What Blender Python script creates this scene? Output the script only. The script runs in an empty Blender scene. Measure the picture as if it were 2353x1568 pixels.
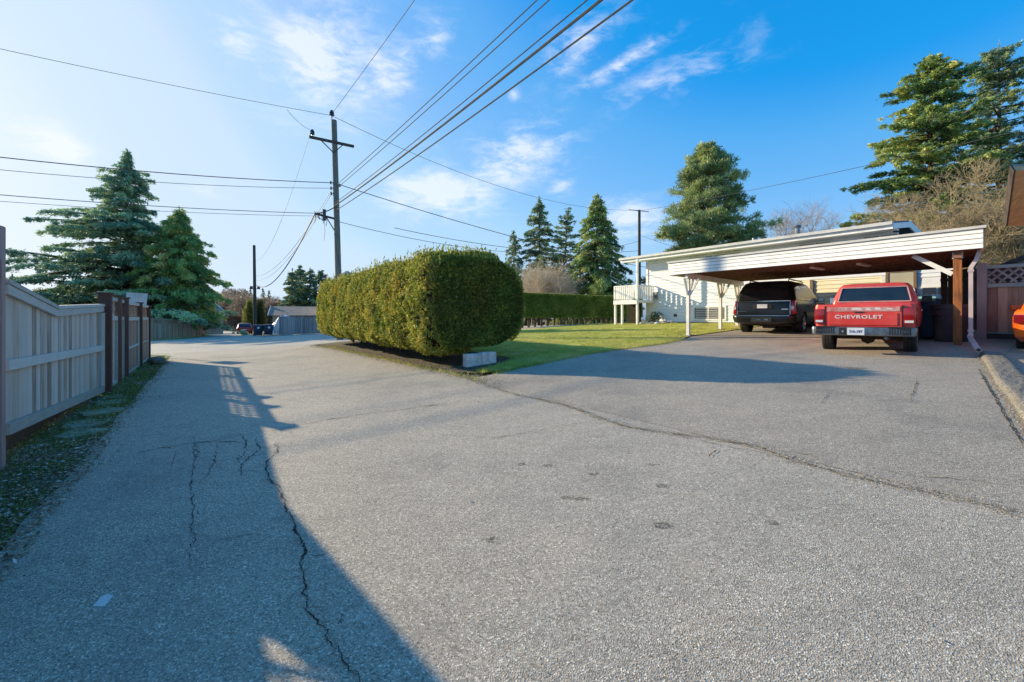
import bpy, bmesh, math, random
import numpy as np
from mathutils import Vector, Matrix, noise as mnoise

R = math.radians
rng = np.random.default_rng(11)
random.seed(5)
scene = bpy.context.scene
col = scene.collection

# ------------------------------------------------------------------ site frame
# u runs from the lane towards the house, v runs along the lane
HU = (0.819, 0.574)
WV = (-0.574, 0.819)
EYE = 1.45
FPX = 1000.0

def uv(u, v, z=0.0):
    return Vector((u * HU[0] + v * WV[0], u * HU[1] + v * WV[1], z))

def to_uv(p):
    return p[0] * HU[0] + p[1] * HU[1], p[0] * WV[0] + p[1] * WV[1]

GU = [-400, -1, 0.5, 2, 4.2, 5.5, 8, 12, 14.4, 17.5, 21.5, 400]
GZ = [0, 0, 0.02, 0.08, 0.2, 0.31, 0.46, 0.58, 0.75, 0.92, 1.18, 1.18]

def gz_uv(u, v):
    g = np.interp(u, GU, GZ)
    g = g * (1 - 0.012 * np.clip(v - 2, 0, 22))
    g = g * np.clip((75 - v) / 50.0, 0, 1)
    return g - 0.021 * np.clip(v - 18, 0, 150)

def gz(x, y):
    u, v = to_uv((x, y))
    return float(gz_uv(u, v))

def P(px, py, Z):
    return Vector(((px - 1176.5) / FPX * Z, Z, EYE - (py - 725) / FPX * Z))

def G(px, py):
    lo, hi = 0.5, 400.0
    a, b = (px - 1176.5) / FPX, (py - 725) / FPX
    f = lambda Z: EYE - b * Z - gz(a * Z, Z)
    for _ in range(60):
        m = (lo + hi) / 2
        if f(m) > 0: lo = m
        else: hi = m
    return Vector((a * lo, lo, gz(a * lo, lo)))

def on_u(px, py, u):
    a = (px - 1176.5) / FPX
    Z = u / (HU[0] * a + HU[1])
    return P(px, py, Z)

# ------------------------------------------------------------------ materials
M = {}
def new_mat(name):
    m = bpy.data.materials.new(name)
    m.use_nodes = True
    nt = m.node_tree
    nt.nodes.clear()
    out = nt.nodes.new('ShaderNodeOutputMaterial')
    return m, nt, out

def N(nt, t, **kw):
    n = nt.nodes.new(t)
    for k, v in kw.items():
        if k in n.inputs.keys() if hasattr(n.inputs, 'keys') else False:
            n.inputs[k].default_value = v
        else:
            setattr(n, k, v)
    return n

def ramp(nt, fac, stops):
    r = nt.nodes.new('ShaderNodeValToRGB')
    el = r.color_ramp.elements
    while len(el) > 1: el.remove(el[-1])
    el[0].position = stops[0][0]; el[0].color = (*stops[0][1], 1)
    for p, c in stops[1:]:
        e = el.new(p); e.color = (*c, 1)
    nt.links.new(fac, r.inputs[0])
    return r.outputs[0]

def mixc(nt, fac, a, b, mode='MIX'):
    m = nt.nodes.new('ShaderNodeMix'); m.data_type = 'RGBA'; m.blend_type = mode
    for i, s in ((0, fac), (6, a), (7, b)):
        if isinstance(s, (int, float)): m.inputs[i].default_value = s
        elif isinstance(s, tuple): m.inputs[i].default_value = (*s, 1)
        else: nt.links.new(s, m.inputs[i])
    return m.outputs[2]

def math_n(nt, op, a, b=None, c=None):
    m = nt.nodes.new('ShaderNodeMath'); m.operation = op
    for i, s in enumerate((a, b, c)):
        if s is None: continue
        if isinstance(s, (int, float)): m.inputs[i].default_value = s
        else: nt.links.new(s, m.inputs[i])
    return m.outputs[0]

def coords(nt, kind='world', scale=(1, 1, 1)):
    if kind == 'world':
        o = nt.nodes.new('ShaderNodeNewGeometry').outputs['Position']
    else:
        o = nt.nodes.new('ShaderNodeTexCoord').outputs['Object']
    mp = nt.nodes.new('ShaderNodeMapping')
    mp.inputs['Scale'].default_value = scale
    nt.links.new(o, mp.inputs['Vector'])
    return mp.outputs[0]

def noise_n(nt, vec, scale, detail=4, rough=0.55):
    n = nt.nodes.new('ShaderNodeTexNoise')
    n.inputs['Scale'].default_value = scale; n.inputs['Detail'].default_value = detail
    n.inputs['Roughness'].default_value = rough
    nt.links.new(vec, n.inputs['Vector'])
    return n.outputs['Fac']

def voro(nt, vec, scale, feature='F1', out='Distance'):
    n = nt.nodes.new('ShaderNodeTexVoronoi'); n.feature = feature
    n.inputs['Scale'].default_value = scale
    nt.links.new(vec, n.inputs['Vector'])
    return n.outputs[out]

def attr(nt, name):
    a = nt.nodes.new('ShaderNodeAttribute'); a.attribute_name = name
    return a.outputs['Fac']

def principled(nt, out, colr, rough=0.6, metal=0.0, coat=0.0, spec=0.5, bump=None, bump_str=0.3, bump_dist=0.01):
    p = nt.nodes.new('ShaderNodeBsdfPrincipled')
    if isinstance(colr, tuple): p.inputs['Base Color'].default_value = (*colr, 1)
    else: nt.links.new(colr, p.inputs['Base Color'])
    if isinstance(rough, (int, float)): p.inputs['Roughness'].default_value = rough
    else: nt.links.new(rough, p.inputs['Roughness'])
    p.inputs['Metallic'].default_value = metal
    p.inputs['Coat Weight'].default_value = coat
    p.inputs['Coat Roughness'].default_value = 0.06
    p.inputs['Specular IOR Level'].default_value = spec
    if bump is not None:
        b = nt.nodes.new('ShaderNodeBump')
        b.inputs['Strength'].default_value = bump_str; b.inputs['Distance'].default_value = bump_dist
        nt.links.new(bump, b.inputs['Height']); nt.links.new(b.outputs[0], p.inputs['Normal'])
    nt.links.new(p.outputs[0], out.inputs[0])
    return p

def mat_noise(name, c1, c2, scale=6, rough=0.7, stretch=(1, 1, 1), bump=0.25, metal=0.0, coat=0.0, spec=0.4, kind='world', lo=0.35, hi=0.65, dist=0.01):
    m, nt, out = new_mat(name)
    vec = coords(nt, kind, stretch)
    f = noise_n(nt, vec, scale, 5, 0.6)
    c = ramp(nt, f, [(lo, c1), (hi, c2)])
    principled(nt, out, c, rough, metal, coat, spec, f if bump else None, bump, dist)
    M[name] = m
    return m

def mat_tint(name, stops, stretch=(6, 6, 0.7), rough=0.85, nscale=3, stain=None):
    """boards / slats: each face carries a tint, grain runs along z"""
    m, nt, out = new_mat(name)
    t = attr(nt, 'tint')
    vec = coords(nt, 'world', stretch)
    g = noise_n(nt, vec, nscale, 6, 0.65)
    big = noise_n(nt, coords(nt, 'world'), 0.9, 3, 0.5)
    f = math_n(nt, 'ADD', math_n(nt, 'MULTIPLY', t, 0.5), math_n(nt, 'MULTIPLY', g, 0.5))
    c = ramp(nt, f, stops)
    c = mixc(nt, math_n(nt, 'MULTIPLY', big, 0.5), c, stops[0][1], 'MIX')
    if stain:
        g2 = ramp(nt, noise_n(nt, coords(nt, 'world', (2.2, 2.2, 0.35)), 2.0, 4, 0.6), [(0.5, (0, 0, 0)), (0.72, (1, 1, 1))])
        c = mixc(nt, g2, c, stain)
    principled(nt, out, c, rough, spec=0.25, bump=g, bump_str=0.4, bump_dist=0.006)
    M[name] = m
    return m

def mat_leaf(name, stops, transl=0.3, world_stops=None, wscale=0.6, rough=0.6, wmix=0.75):
    m, nt, out = new_mat(name)
    t = attr(nt, 'tint')
    c = ramp(nt, t, stops)
    if world_stops:
        w = noise_n(nt, coords(nt, 'world'), wscale, 3, 0.6)
        c2 = ramp(nt, w, world_stops)
        c = mixc(nt, wmix, c, c2, 'MULTIPLY')
    p = nt.nodes.new('ShaderNodeBsdfPrincipled')
    nt.links.new(c, p.inputs['Base Color']); p.inputs['Roughness'].default_value = rough
    p.inputs['Specular IOR Level'].default_value = 0.25
    tr = nt.nodes.new('ShaderNodeBsdfTranslucent'); nt.links.new(c, tr.inputs[0])
    mx = nt.nodes.new('ShaderNodeMixShader'); mx.inputs[0].default_value = transl
    nt.links.new(p.outputs[0], mx.inputs[1]); nt.links.new(tr.outputs[0], mx.inputs[2])
    nt.links.new(mx.outputs[0], out.inputs[0])
    M[name] = m
    return m

def mat_asphalt(name, dark, mid, light, warm=(1, 1, 1), stain=0.5, alligator=False):
    m, nt, out = new_mat(name)
    vec = coords(nt, 'world')
    cellc = voro(nt, vec, 140, 'F1', 'Color')
    sep = nt.nodes.new('ShaderNodeSeparateColor'); nt.links.new(cellc, sep.inputs[0])
    cell = sep.outputs[0]
    d = voro(nt, vec, 140, 'F1', 'Distance')
    c = ramp(nt, cell, [(0.0, dark), (0.35, mid), (0.8, mid), (0.93, light), (1.0, tuple(min(1, x * 1.25) for x in light))])
    fine = noise_n(nt, vec, 60, 4, 0.7)
    c = mixc(nt, 0.55, c, ramp(nt, fine, [(0.3, (0.55, 0.55, 0.55)), (0.7, (1.35, 1.35, 1.35))]), 'MULTIPLY')
    pit = ramp(nt, noise_n(nt, vec, 28, 3, 0.6), [(0.3, (0.6, 0.6, 0.6)), (0.42, (1, 1, 1))])
    c = mixc(nt, 0.6, c, pit, 'MULTIPLY')
    big = noise_n(nt, vec, 0.55, 5, 0.62)
    c = mixc(nt, stain, c, ramp(nt, big, [(0.3, (0.58, 0.59, 0.61)), (0.46, (0.95, 0.95, 0.95)), (0.56, (1.04, 1.02, 1.0)), (0.72, (1.22, 1.17, 1.1))]), 'MULTIPLY')
    med = noise_n(nt, coords(nt, 'world', (1, 2.3, 1)), 2.6, 5, 0.65)
    c = mixc(nt, 0.5, c, ramp(nt, med, [(0.3, (0.78, 0.78, 0.79)), (0.55, (1.04, 1.03, 1.02))]), 'MULTIPLY')
    patch = noise_n(nt, coords(nt, 'world', (0.8, 0.5, 1)), 0.9, 6, 0.7)
    c = mixc(nt, ramp(nt, patch, [(0.52, (0, 0, 0)), (0.66, (0.5, 0.5, 0.5))]), c, mixc(nt, 0.5, c, (0.2, 0.195, 0.19)))
    rust = noise_n(nt, vec, 1.7, 6, 0.72)
    c = mixc(nt, ramp(nt, rust, [(0.56, (0, 0, 0)), (0.7, (0.4, 0.4, 0.4))]), c, mixc(nt, 0.6, c, (0.36, 0.28, 0.19)))
    c = mixc(nt, 1.0, c, warm, 'MULTIPLY')
    h = math_n(nt, 'ADD', math_n(nt, 'MULTIPLY', d, 0.8), math_n(nt, 'MULTIPLY', fine, 0.8))
    principled(nt, out, c, 0.78, spec=0.35, bump=h, bump_str=0.55, bump_dist=0.008)
    M[name] = m

mat_asphalt('lane_asphalt', (0.21, 0.185, 0.145), (0.465, 0.402, 0.328), (0.72, 0.655, 0.55), (1.0, 0.985, 0.96))
mat_asphalt('drive_asphalt', (0.18, 0.16, 0.126), (0.392, 0.338, 0.276), (0.64, 0.575, 0.48), (1.0, 0.985, 0.965), 0.7)
mat_asphalt('street_asphalt', (0.3, 0.27, 0.22), (0.5, 0.455, 0.385), (0.62, 0.575, 0.5), (1.0, 0.985, 0.96))
mat_asphalt('berm_asphalt', (0.08, 0.074, 0.064), (0.2, 0.187, 0.162), (0.45, 0.42, 0.375), (1.0, 0.98, 0.96))
mat_noise('far_ground', (0.07, 0.085, 0.035), (0.16, 0.14, 0.08), 0.6, 0.95, bump=0.3)
mat_noise('soil', (0.04, 0.032, 0.02), (0.15, 0.115, 0.07), 14, 0.95, bump=0.8, dist=0.03)
mat_noise('litter_ground', (0.05, 0.055, 0.025), (0.2, 0.2, 0.1), 22, 0.95, bump=0.8, dist=0.02)
mat_noise('gravel_shoulder', (0.2, 0.17, 0.12), (0.36, 0.32, 0.26), 9, 0.95, bump=0.5)
mat_noise('crack', (0.012, 0.011, 0.01), (0.05, 0.042, 0.035), 30, 0.95, bump=0)
mat_noise('mossy_crack', (0.14, 0.11, 0.055), (0.4, 0.32, 0.18), 20, 0.95, bump=0.4)
mat_noise('oil', (0.2, 0.185, 0.16), (0.36, 0.33, 0.29), 60, 0.9, bump=0)
m, nt, out = new_mat('oil')
vec = coords(nt, 'world')
n_ = noise_n(nt, vec, 45, 4, 0.7); cl_ = voro(nt, vec, 120, 'F1', 'Color'); sp_ = nt.nodes.new('ShaderNodeSeparateColor'); nt.links.new(cl_, sp_.inputs[0])
al_ = ramp(nt, math_n(nt, 'ADD', math_n(nt, 'MULTIPLY', n_, .7), math_n(nt, 'MULTIPLY', sp_.outputs[0], .3)), [(.42, (0, 0, 0)), (.62, (.75, .75, .75))])
d_ = nt.nodes.new('ShaderNodeBsdfDiffuse'); d_.inputs[0].default_value = (.16, .14, .115, 1); t_ = nt.nodes.new('ShaderNodeBsdfTransparent'); mx = nt.nodes.new('ShaderNodeMixShader')
nt.links.new(al_, mx.inputs[0]); nt.links.new(t_.outputs[0], mx.inputs[1]); nt.links.new(d_.outputs[0], mx.inputs[2]); nt.links.new(mx.outputs[0], out.inputs[0]); M['oil'] = m
mat_noise('paint_chip', (0.6, 0.6, 0.58), (0.75, 0.75, 0.73), 60, 0.7, bump=0.1)
# lawn
m, nt, out = new_mat('lawn')
vec = coords(nt, 'world')
a = noise_n(nt, vec, 1.3, 7, 0.72); b = noise_n(nt, vec, 26, 4, 0.7)
c = ramp(nt, a, [(0.3, (0.26, 0.34, 0.05)), (0.5, (0.5, 0.52, 0.09)), (0.62, (0.68, 0.58, 0.22)), (0.74, (0.5, 0.38, 0.2))])
c = mixc(nt, 0.6, c, ramp(nt, b, [(0.3, (0.45, 0.5, 0.4)), (0.7, (1.3, 1.25, 1.1))]), 'MULTIPLY')
principled(nt, out, c, 0.9, spec=0.15, bump=b, bump_str=0.9, bump_dist=0.05)
M['lawn'] = m
mat_leaf('grass_blade', [(0, (0.28, 0.33, 0.07)), (0.5, (0.56, 0.53, 0.13)), (1, (0.8, 0.66, 0.34))], 0.3)
mat_leaf('verge_blade', [(0, (0.08, 0.14, 0.03)), (0.6, (0.2, 0.28, 0.06)), (1, (0.36, 0.32, 0.13))], 0.3)
mat_leaf('dry_leaf', [(0, (0.12, 0.085, 0.05)), (0.5, (0.32, 0.25, 0.16)), (0.85, (0.52, 0.46, 0.36)), (1, (0.75, 0.72, 0.64))], 0.1)
mat_leaf('hedge_leaf', [(0, (0.114, 0.142, 0.044)), (0.4, (0.310, 0.330, 0.076)), (0.75, (0.521, 0.473, 0.110)), (1, (0.716, 0.567, 0.175))], 0.3,
         [(0.3, (0.7, 0.85, 0.5)), (0.46, (1.0, 1.05, 0.75)), (0.6, (1.08, 0.98, 0.7)), (0.74, (0.95, 0.62, 0.42))], 1.1, wmix=0.8)
mat_leaf('far_hedge_leaf', [(0, (0.098, 0.156, 0.029)), (0.5, (0.215, 0.313, 0.059)), (1, (0.469, 0.469, 0.117))], 0.25)
mat_leaf('fir_hazy', [(0, (0.144, 0.260, 0.171)), (0.5, (0.288, 0.435, 0.292)), (1, (0.626, 0.739, 0.410))], 0.25)  # pale leaf colour stands in for the sun haze
mat_leaf('cedar', [(0, (0.146, 0.240, 0.089)), (0.5, (0.291, 0.481, 0.161)), (0.85, (0.540, 0.641, 0.196)), (1, (0.749, 0.641, 0.250))], 0.3)
mat_leaf('fir_yellow', [(0, (0.098, 0.180, 0.083)), (0.5, (0.270, 0.391, 0.131)), (0.85, (0.541, 0.601, 0.197)), (1, (0.688, 0.661, 0.229))], 0.25)  # lighter yellow-green than the other firs
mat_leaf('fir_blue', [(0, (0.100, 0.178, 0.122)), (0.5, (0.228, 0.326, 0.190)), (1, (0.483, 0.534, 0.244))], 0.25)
mat_leaf('pine', [(0, (0.106, 0.171, 0.097)), (0.5, (0.309, 0.394, 0.165)), (1, (0.665, 0.683, 0.275))], 0.2)
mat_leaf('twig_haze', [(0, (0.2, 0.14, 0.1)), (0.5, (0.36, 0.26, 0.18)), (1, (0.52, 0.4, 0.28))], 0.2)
mat_leaf('shrub_yellow', [(0, (0.140, 0.168, 0.042)), (0.5, (0.336, 0.336, 0.084)), (1, (0.588, 0.532, 0.140))], 0.3)
mat_leaf('shrub_dark', [(0, (0.045, 0.075, 0.030)), (1, (0.150, 0.195, 0.060))], 0.25)
mat_noise('dark_filler', (0.012, 0.014, 0.006), (0.03, 0.028, 0.014), 5, 0.95, bump=0)  # near-black filler inside hedges, painted shade under the balcony
mat_noise('bark', (0.07, 0.05, 0.035), (0.16, 0.12, 0.09), 5, 0.95, (3, 3, 0.6), 0.6)
mat_noise('pine_bark', (0.1, 0.06, 0.04), (0.22, 0.13, 0.08), 4, 0.95, (3, 3, 0.6), 0.6)
mat_noise('bare_twig', (0.36, 0.27, 0.2), (0.62, 0.49, 0.37), 2, 0.9, bump=0)
mat_noise('bare_twig_tan', (0.5, 0.4, 0.27), (0.72, 0.6, 0.43), 2, 0.9, bump=0)
mat_noise('bare_twig_gold', (0.3, 0.23, 0.14), (0.54, 0.43, 0.27), 2, 0.9, bump=0)
mat_noise('pole_wood', (0.13, 0.125, 0.11), (0.25, 0.24, 0.21), 4, 0.9, (5, 5, 0.35), 0.5)
mat_noise('pole_wood_dark', (0.05, 0.045, 0.04), (0.11, 0.1, 0.09), 4, 0.9, (5, 5, 0.35), 0.4)
mat_noise('cable', (0.04, 0.04, 0.043), (0.09, 0.09, 0.095), 5, 0.6, bump=0)
mat_noise('porcelain', (0.04, 0.04, 0.045), (0.08, 0.08, 0.09), 5, 0.25, bump=0)
mat_tint('fence_grey', [(0.25, (0.27, 0.205, 0.155)), (0.5, (0.62, 0.52, 0.43)), (0.75, (0.82, 0.74, 0.66))], stain=(0.56, 0.56, 0.5))
mat_tint('post_mauve', [(0.2, (0.3, 0.2, 0.18)), (0.5, (0.52, 0.36, 0.33)), (0.8, (0.66, 0.5, 0.47))])
mat_tint('fence_rail', [(0.2, (0.36, 0.35, 0.31)), (0.5, (0.58, 0.57, 0.52)), (0.8, (0.74, 0.73, 0.68))], (1.5, 1.5, 6))
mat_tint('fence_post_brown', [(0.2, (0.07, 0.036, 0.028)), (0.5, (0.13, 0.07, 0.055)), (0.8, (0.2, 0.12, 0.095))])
mat_tint('fence_warm', [(0.2, (0.3, 0.16, 0.12)), (0.5, (0.64, 0.37, 0.25)), (0.8, (0.8, 0.55, 0.4))], stain=(0.4, 0.22, 0.17))
mat_tint('fence_far', [(0.2, (0.26, 0.17, 0.12)), (0.5, (0.45, 0.31, 0.23)), (0.8, (0.58, 0.44, 0.35))])
mat_tint('fence_bluegrey', [(0.2, (0.2, 0.2, 0.2)), (0.5, (0.3, 0.3, 0.31)), (0.8, (0.4, 0.4, 0.42))])
mat_noise('stone', (0.1, 0.1, 0.085), (0.22, 0.21, 0.18), 9, 0.9, bump=0.6)
mat_noise('moss_stone', (0.12, 0.17, 0.09), (0.36, 0.38, 0.28), 7, 0.95, bump=0.6)
mat_noise('concrete_block', (0.58, 0.5, 0.45), (0.82, 0.74, 0.69), 7, 0.9, bump=0.5)
mat_noise('concrete', (0.3, 0.29, 0.27), (0.45, 0.43, 0.4), 4, 0.9, bump=0.4)
mat_noise('white_paint', (0.7, 0.69, 0.66), (0.83, 0.82, 0.8), 3, 0.55, bump=0.05)
mat_noise('fascia_white', (0.64, 0.63, 0.63), (0.84, 0.84, 0.84), 2.2, 0.5, (1.2, 1.2, .5), 0.05, lo=.22, hi=.5)
mat_noise('siding_white', (0.74, 0.75, 0.78), (0.82, 0.83, 0.86), 2, 0.55, bump=0.03)
mat_noise('siding_beige', (0.84, 0.74, 0.5), (0.9, 0.8, 0.58), 2, 0.6, bump=0.03)
mat_noise('roof_edge', (0.52, 0.51, 0.5), (0.66, 0.65, 0.63), 3, 0.6, bump=0.05)
mat_noise('roof_top', (0.16, 0.16, 0.16), (0.27, 0.27, 0.26), 12, 0.95, bump=0.5)
mat_noise('ceiling_wood', (0.22, 0.105, 0.075), (0.42, 0.23, 0.16), 3, 0.7, (0.5, 6, 6), 0.3)
mat_noise('joist_wood', (0.15, 0.065, 0.05), (0.3, 0.15, 0.11), 3, 0.75, (6, 0.6, 6), 0.3)
mat_noise('stained_post', (0.19, 0.062, 0.017), (0.36, 0.13, 0.034), 3, 0.55, (7, 7, 0.7), 0.3)
mat_noise('soffit_wood', (0.42, 0.25, 0.12), (0.62, 0.4, 0.22), 3, 0.65, (7, 0.8, 6), 0.3)
mat_noise('dark_trim', (0.05, 0.035, 0.028), (0.09, 0.07, 0.055), 3, 0.7, bump=0.1)
mat_noise('door_paint', (0.42, 0.38, 0.28), (0.5, 0.46, 0.36), 2, 0.5, bump=0.05)
mat_noise('frame_brown', (0.14, 0.09, 0.055), (0.22, 0.15, 0.1), 4, 0.6, bump=0.1)
mat_noise('window_grey', (0.23, 0.235, 0.24), (0.33, 0.33, 0.33), 0.7, 0.12, bump=0)
mat_noise('downspout', (0.58, 0.46, 0.45), (0.7, 0.58, 0.56), 3, 0.45, bump=0.05)
mat_noise('red_paint_old', (0.68, 0.05, 0.04), (0.8, 0.10, 0.08), 2.2, 0.35, bump=0.02, coat=0.35, kind='object', dist=0.002)
mat_noise('faded_red', (0.6, 0.13, 0.11), (0.72, 0.42, 0.38), 5, 0.55, bump=0.0, kind='object')
mat_noise('black_paint', (0.008, 0.008, 0.009), (0.014, 0.014, 0.015), 2, 0.28, bump=0, coat=0.12, kind='object')
mat_noise('dark_red_paint', (0.3, 0.012, 0.016), (0.36, 0.02, 0.024), 2, 0.25, bump=0, coat=0.7, kind='object')
mat_noise('orange_paint', (0.8, 0.115, 0.008), (0.88, 0.15, 0.012), 2, 0.3, bump=0, coat=0.6, kind='object')
mat_noise('grey_paint', (0.25, 0.25, 0.26), (0.33, 0.33, 0.34), 2, 0.3, bump=0, coat=0.5, kind='object')
mat_noise('rubber', (0.018, 0.018, 0.018), (0.04, 0.038, 0.035), 12, 0.85, bump=0.2, kind='object')
mat_noise('black_plastic', (0.02, 0.02, 0.022), (0.035, 0.035, 0.037), 9, 0.5, bump=0.05, kind='object')
mat_noise('underbody', (0.015, 0.013, 0.012), (0.05, 0.04, 0.035), 6, 0.8, bump=0.3, kind='object')
mat_noise('chrome', (0.55, 0.56, 0.57), (0.7, 0.71, 0.72), 3, 0.14, bump=0, metal=1.0, kind='object')
mat_noise('worn_chrome', (0.16, 0.17, 0.19), (0.3, 0.32, 0.34), 6, 0.34, bump=0.1, metal=0.85, kind='object')
mat_noise('alloy', (0.4, 0.4, 0.41), (0.55, 0.55, 0.56), 3, 0.3, bump=0, metal=0.9, kind='object')
mat_noise('tail_red', (0.3, 0.006, 0.008), (0.42, 0.012, 0.014), 3, 0.18, bump=0, coat=0.8, kind='object')
mat_noise('tail_white', (0.7, 0.66, 0.64), (0.8, 0.77, 0.75), 3, 0.2, bump=0, coat=0.6, kind='object')
mat_noise('plate_white', (0.68, 0.7, 0.74), (0.78, 0.79, 0.82), 20, 0.45, bump=0.02, kind='object')
mat_noise('plate_blue', (0.02, 0.05, 0.2), (0.03, 0.07, 0.26), 5, 0.5, bump=0, kind='object')
mat_noise('letter_white', (0.72, 0.6, 0.58), (0.8, 0.72, 0.7), 8, 0.5, bump=0, kind='object')
mat_noise('letter_faded', (0.66, 0.3, 0.27), (0.74, 0.5, 0.47), 8, 0.55, bump=0, kind='object')
mat_noise('sign_metal', (0.5, 0.52, 0.54), (0.62, 0.64, 0.66), 3, 0.45, bump=0.02)
mat_noise('bin_blue', (0.012, 0.03, 0.06), (0.02, 0.045, 0.08), 4, 0.45, bump=0.05)
mat_noise('bin_teal_lid', (0.25, 0.55, 0.58), (0.33, 0.64, 0.66), 4, 0.4, bump=0.02)
mat_noise('can_dark', (0.035, 0.038, 0.045), (0.06, 0.062, 0.07), 4, 0.5, bump=0.05)
mat_noise('tarp_blue', (0.5, 0.58, 0.68), (0.7, 0.76, 0.82), 2, 0.5, bump=0.5, dist=0.2)
mat_noise('shed_roof', (0.3, 0.33, 0.37), (0.42, 0.45, 0.5), 3, 0.6, bump=0.1)
mat_noise('roof_brown', (0.2, 0.16, 0.13), (0.34, 0.29, 0.25), 3, 0.9, bump=0.2)
mat_noise('house_wall_far', (0.4, 0.35, 0.3), (0.5, 0.46, 0.4), 2, 0.8, bump=0.1)

def mat_glass(name, base, rough=0.04):
    m, nt, out = new_mat(name)
    f = noise_n(nt, coords(nt, 'object'), 2.5, 3, 0.5)
    c = ramp(nt, f, [(0.3, base), (0.7, tuple(x * 1.6 for x in base))])
    principled(nt, out, c, rough, spec=0.6)
    M[name] = m
mat_glass('car_glass', (0.012, 0.014, 0.017))
mat_glass('house_glass', (0.03, 0.036, 0.045))
mat_glass('slider_glass', (0.012, 0.02, 0.03), 0.06)

# ------------------------------------------------------------------ objects
def tag(o, label=None, cat=None, group=None, kind=None):
    if label: o['label'] = label
    if cat: o['category'] = cat
    if group: o['group'] = group
    if kind: o['kind'] = kind
    return o

def thing(name, label, cat, loc=(0, 0, 0), rz=0.0, group=None):
    o = bpy.data.objects.new(name, None)
    o.empty_display_size = 0.2
    col.objects.link(o)
    o.location = loc; o.rotation_euler = (0, 0, rz)
    return tag(o, label, cat, group)

def root_of(o):
    while o.parent: o = o.parent
    return o

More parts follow.
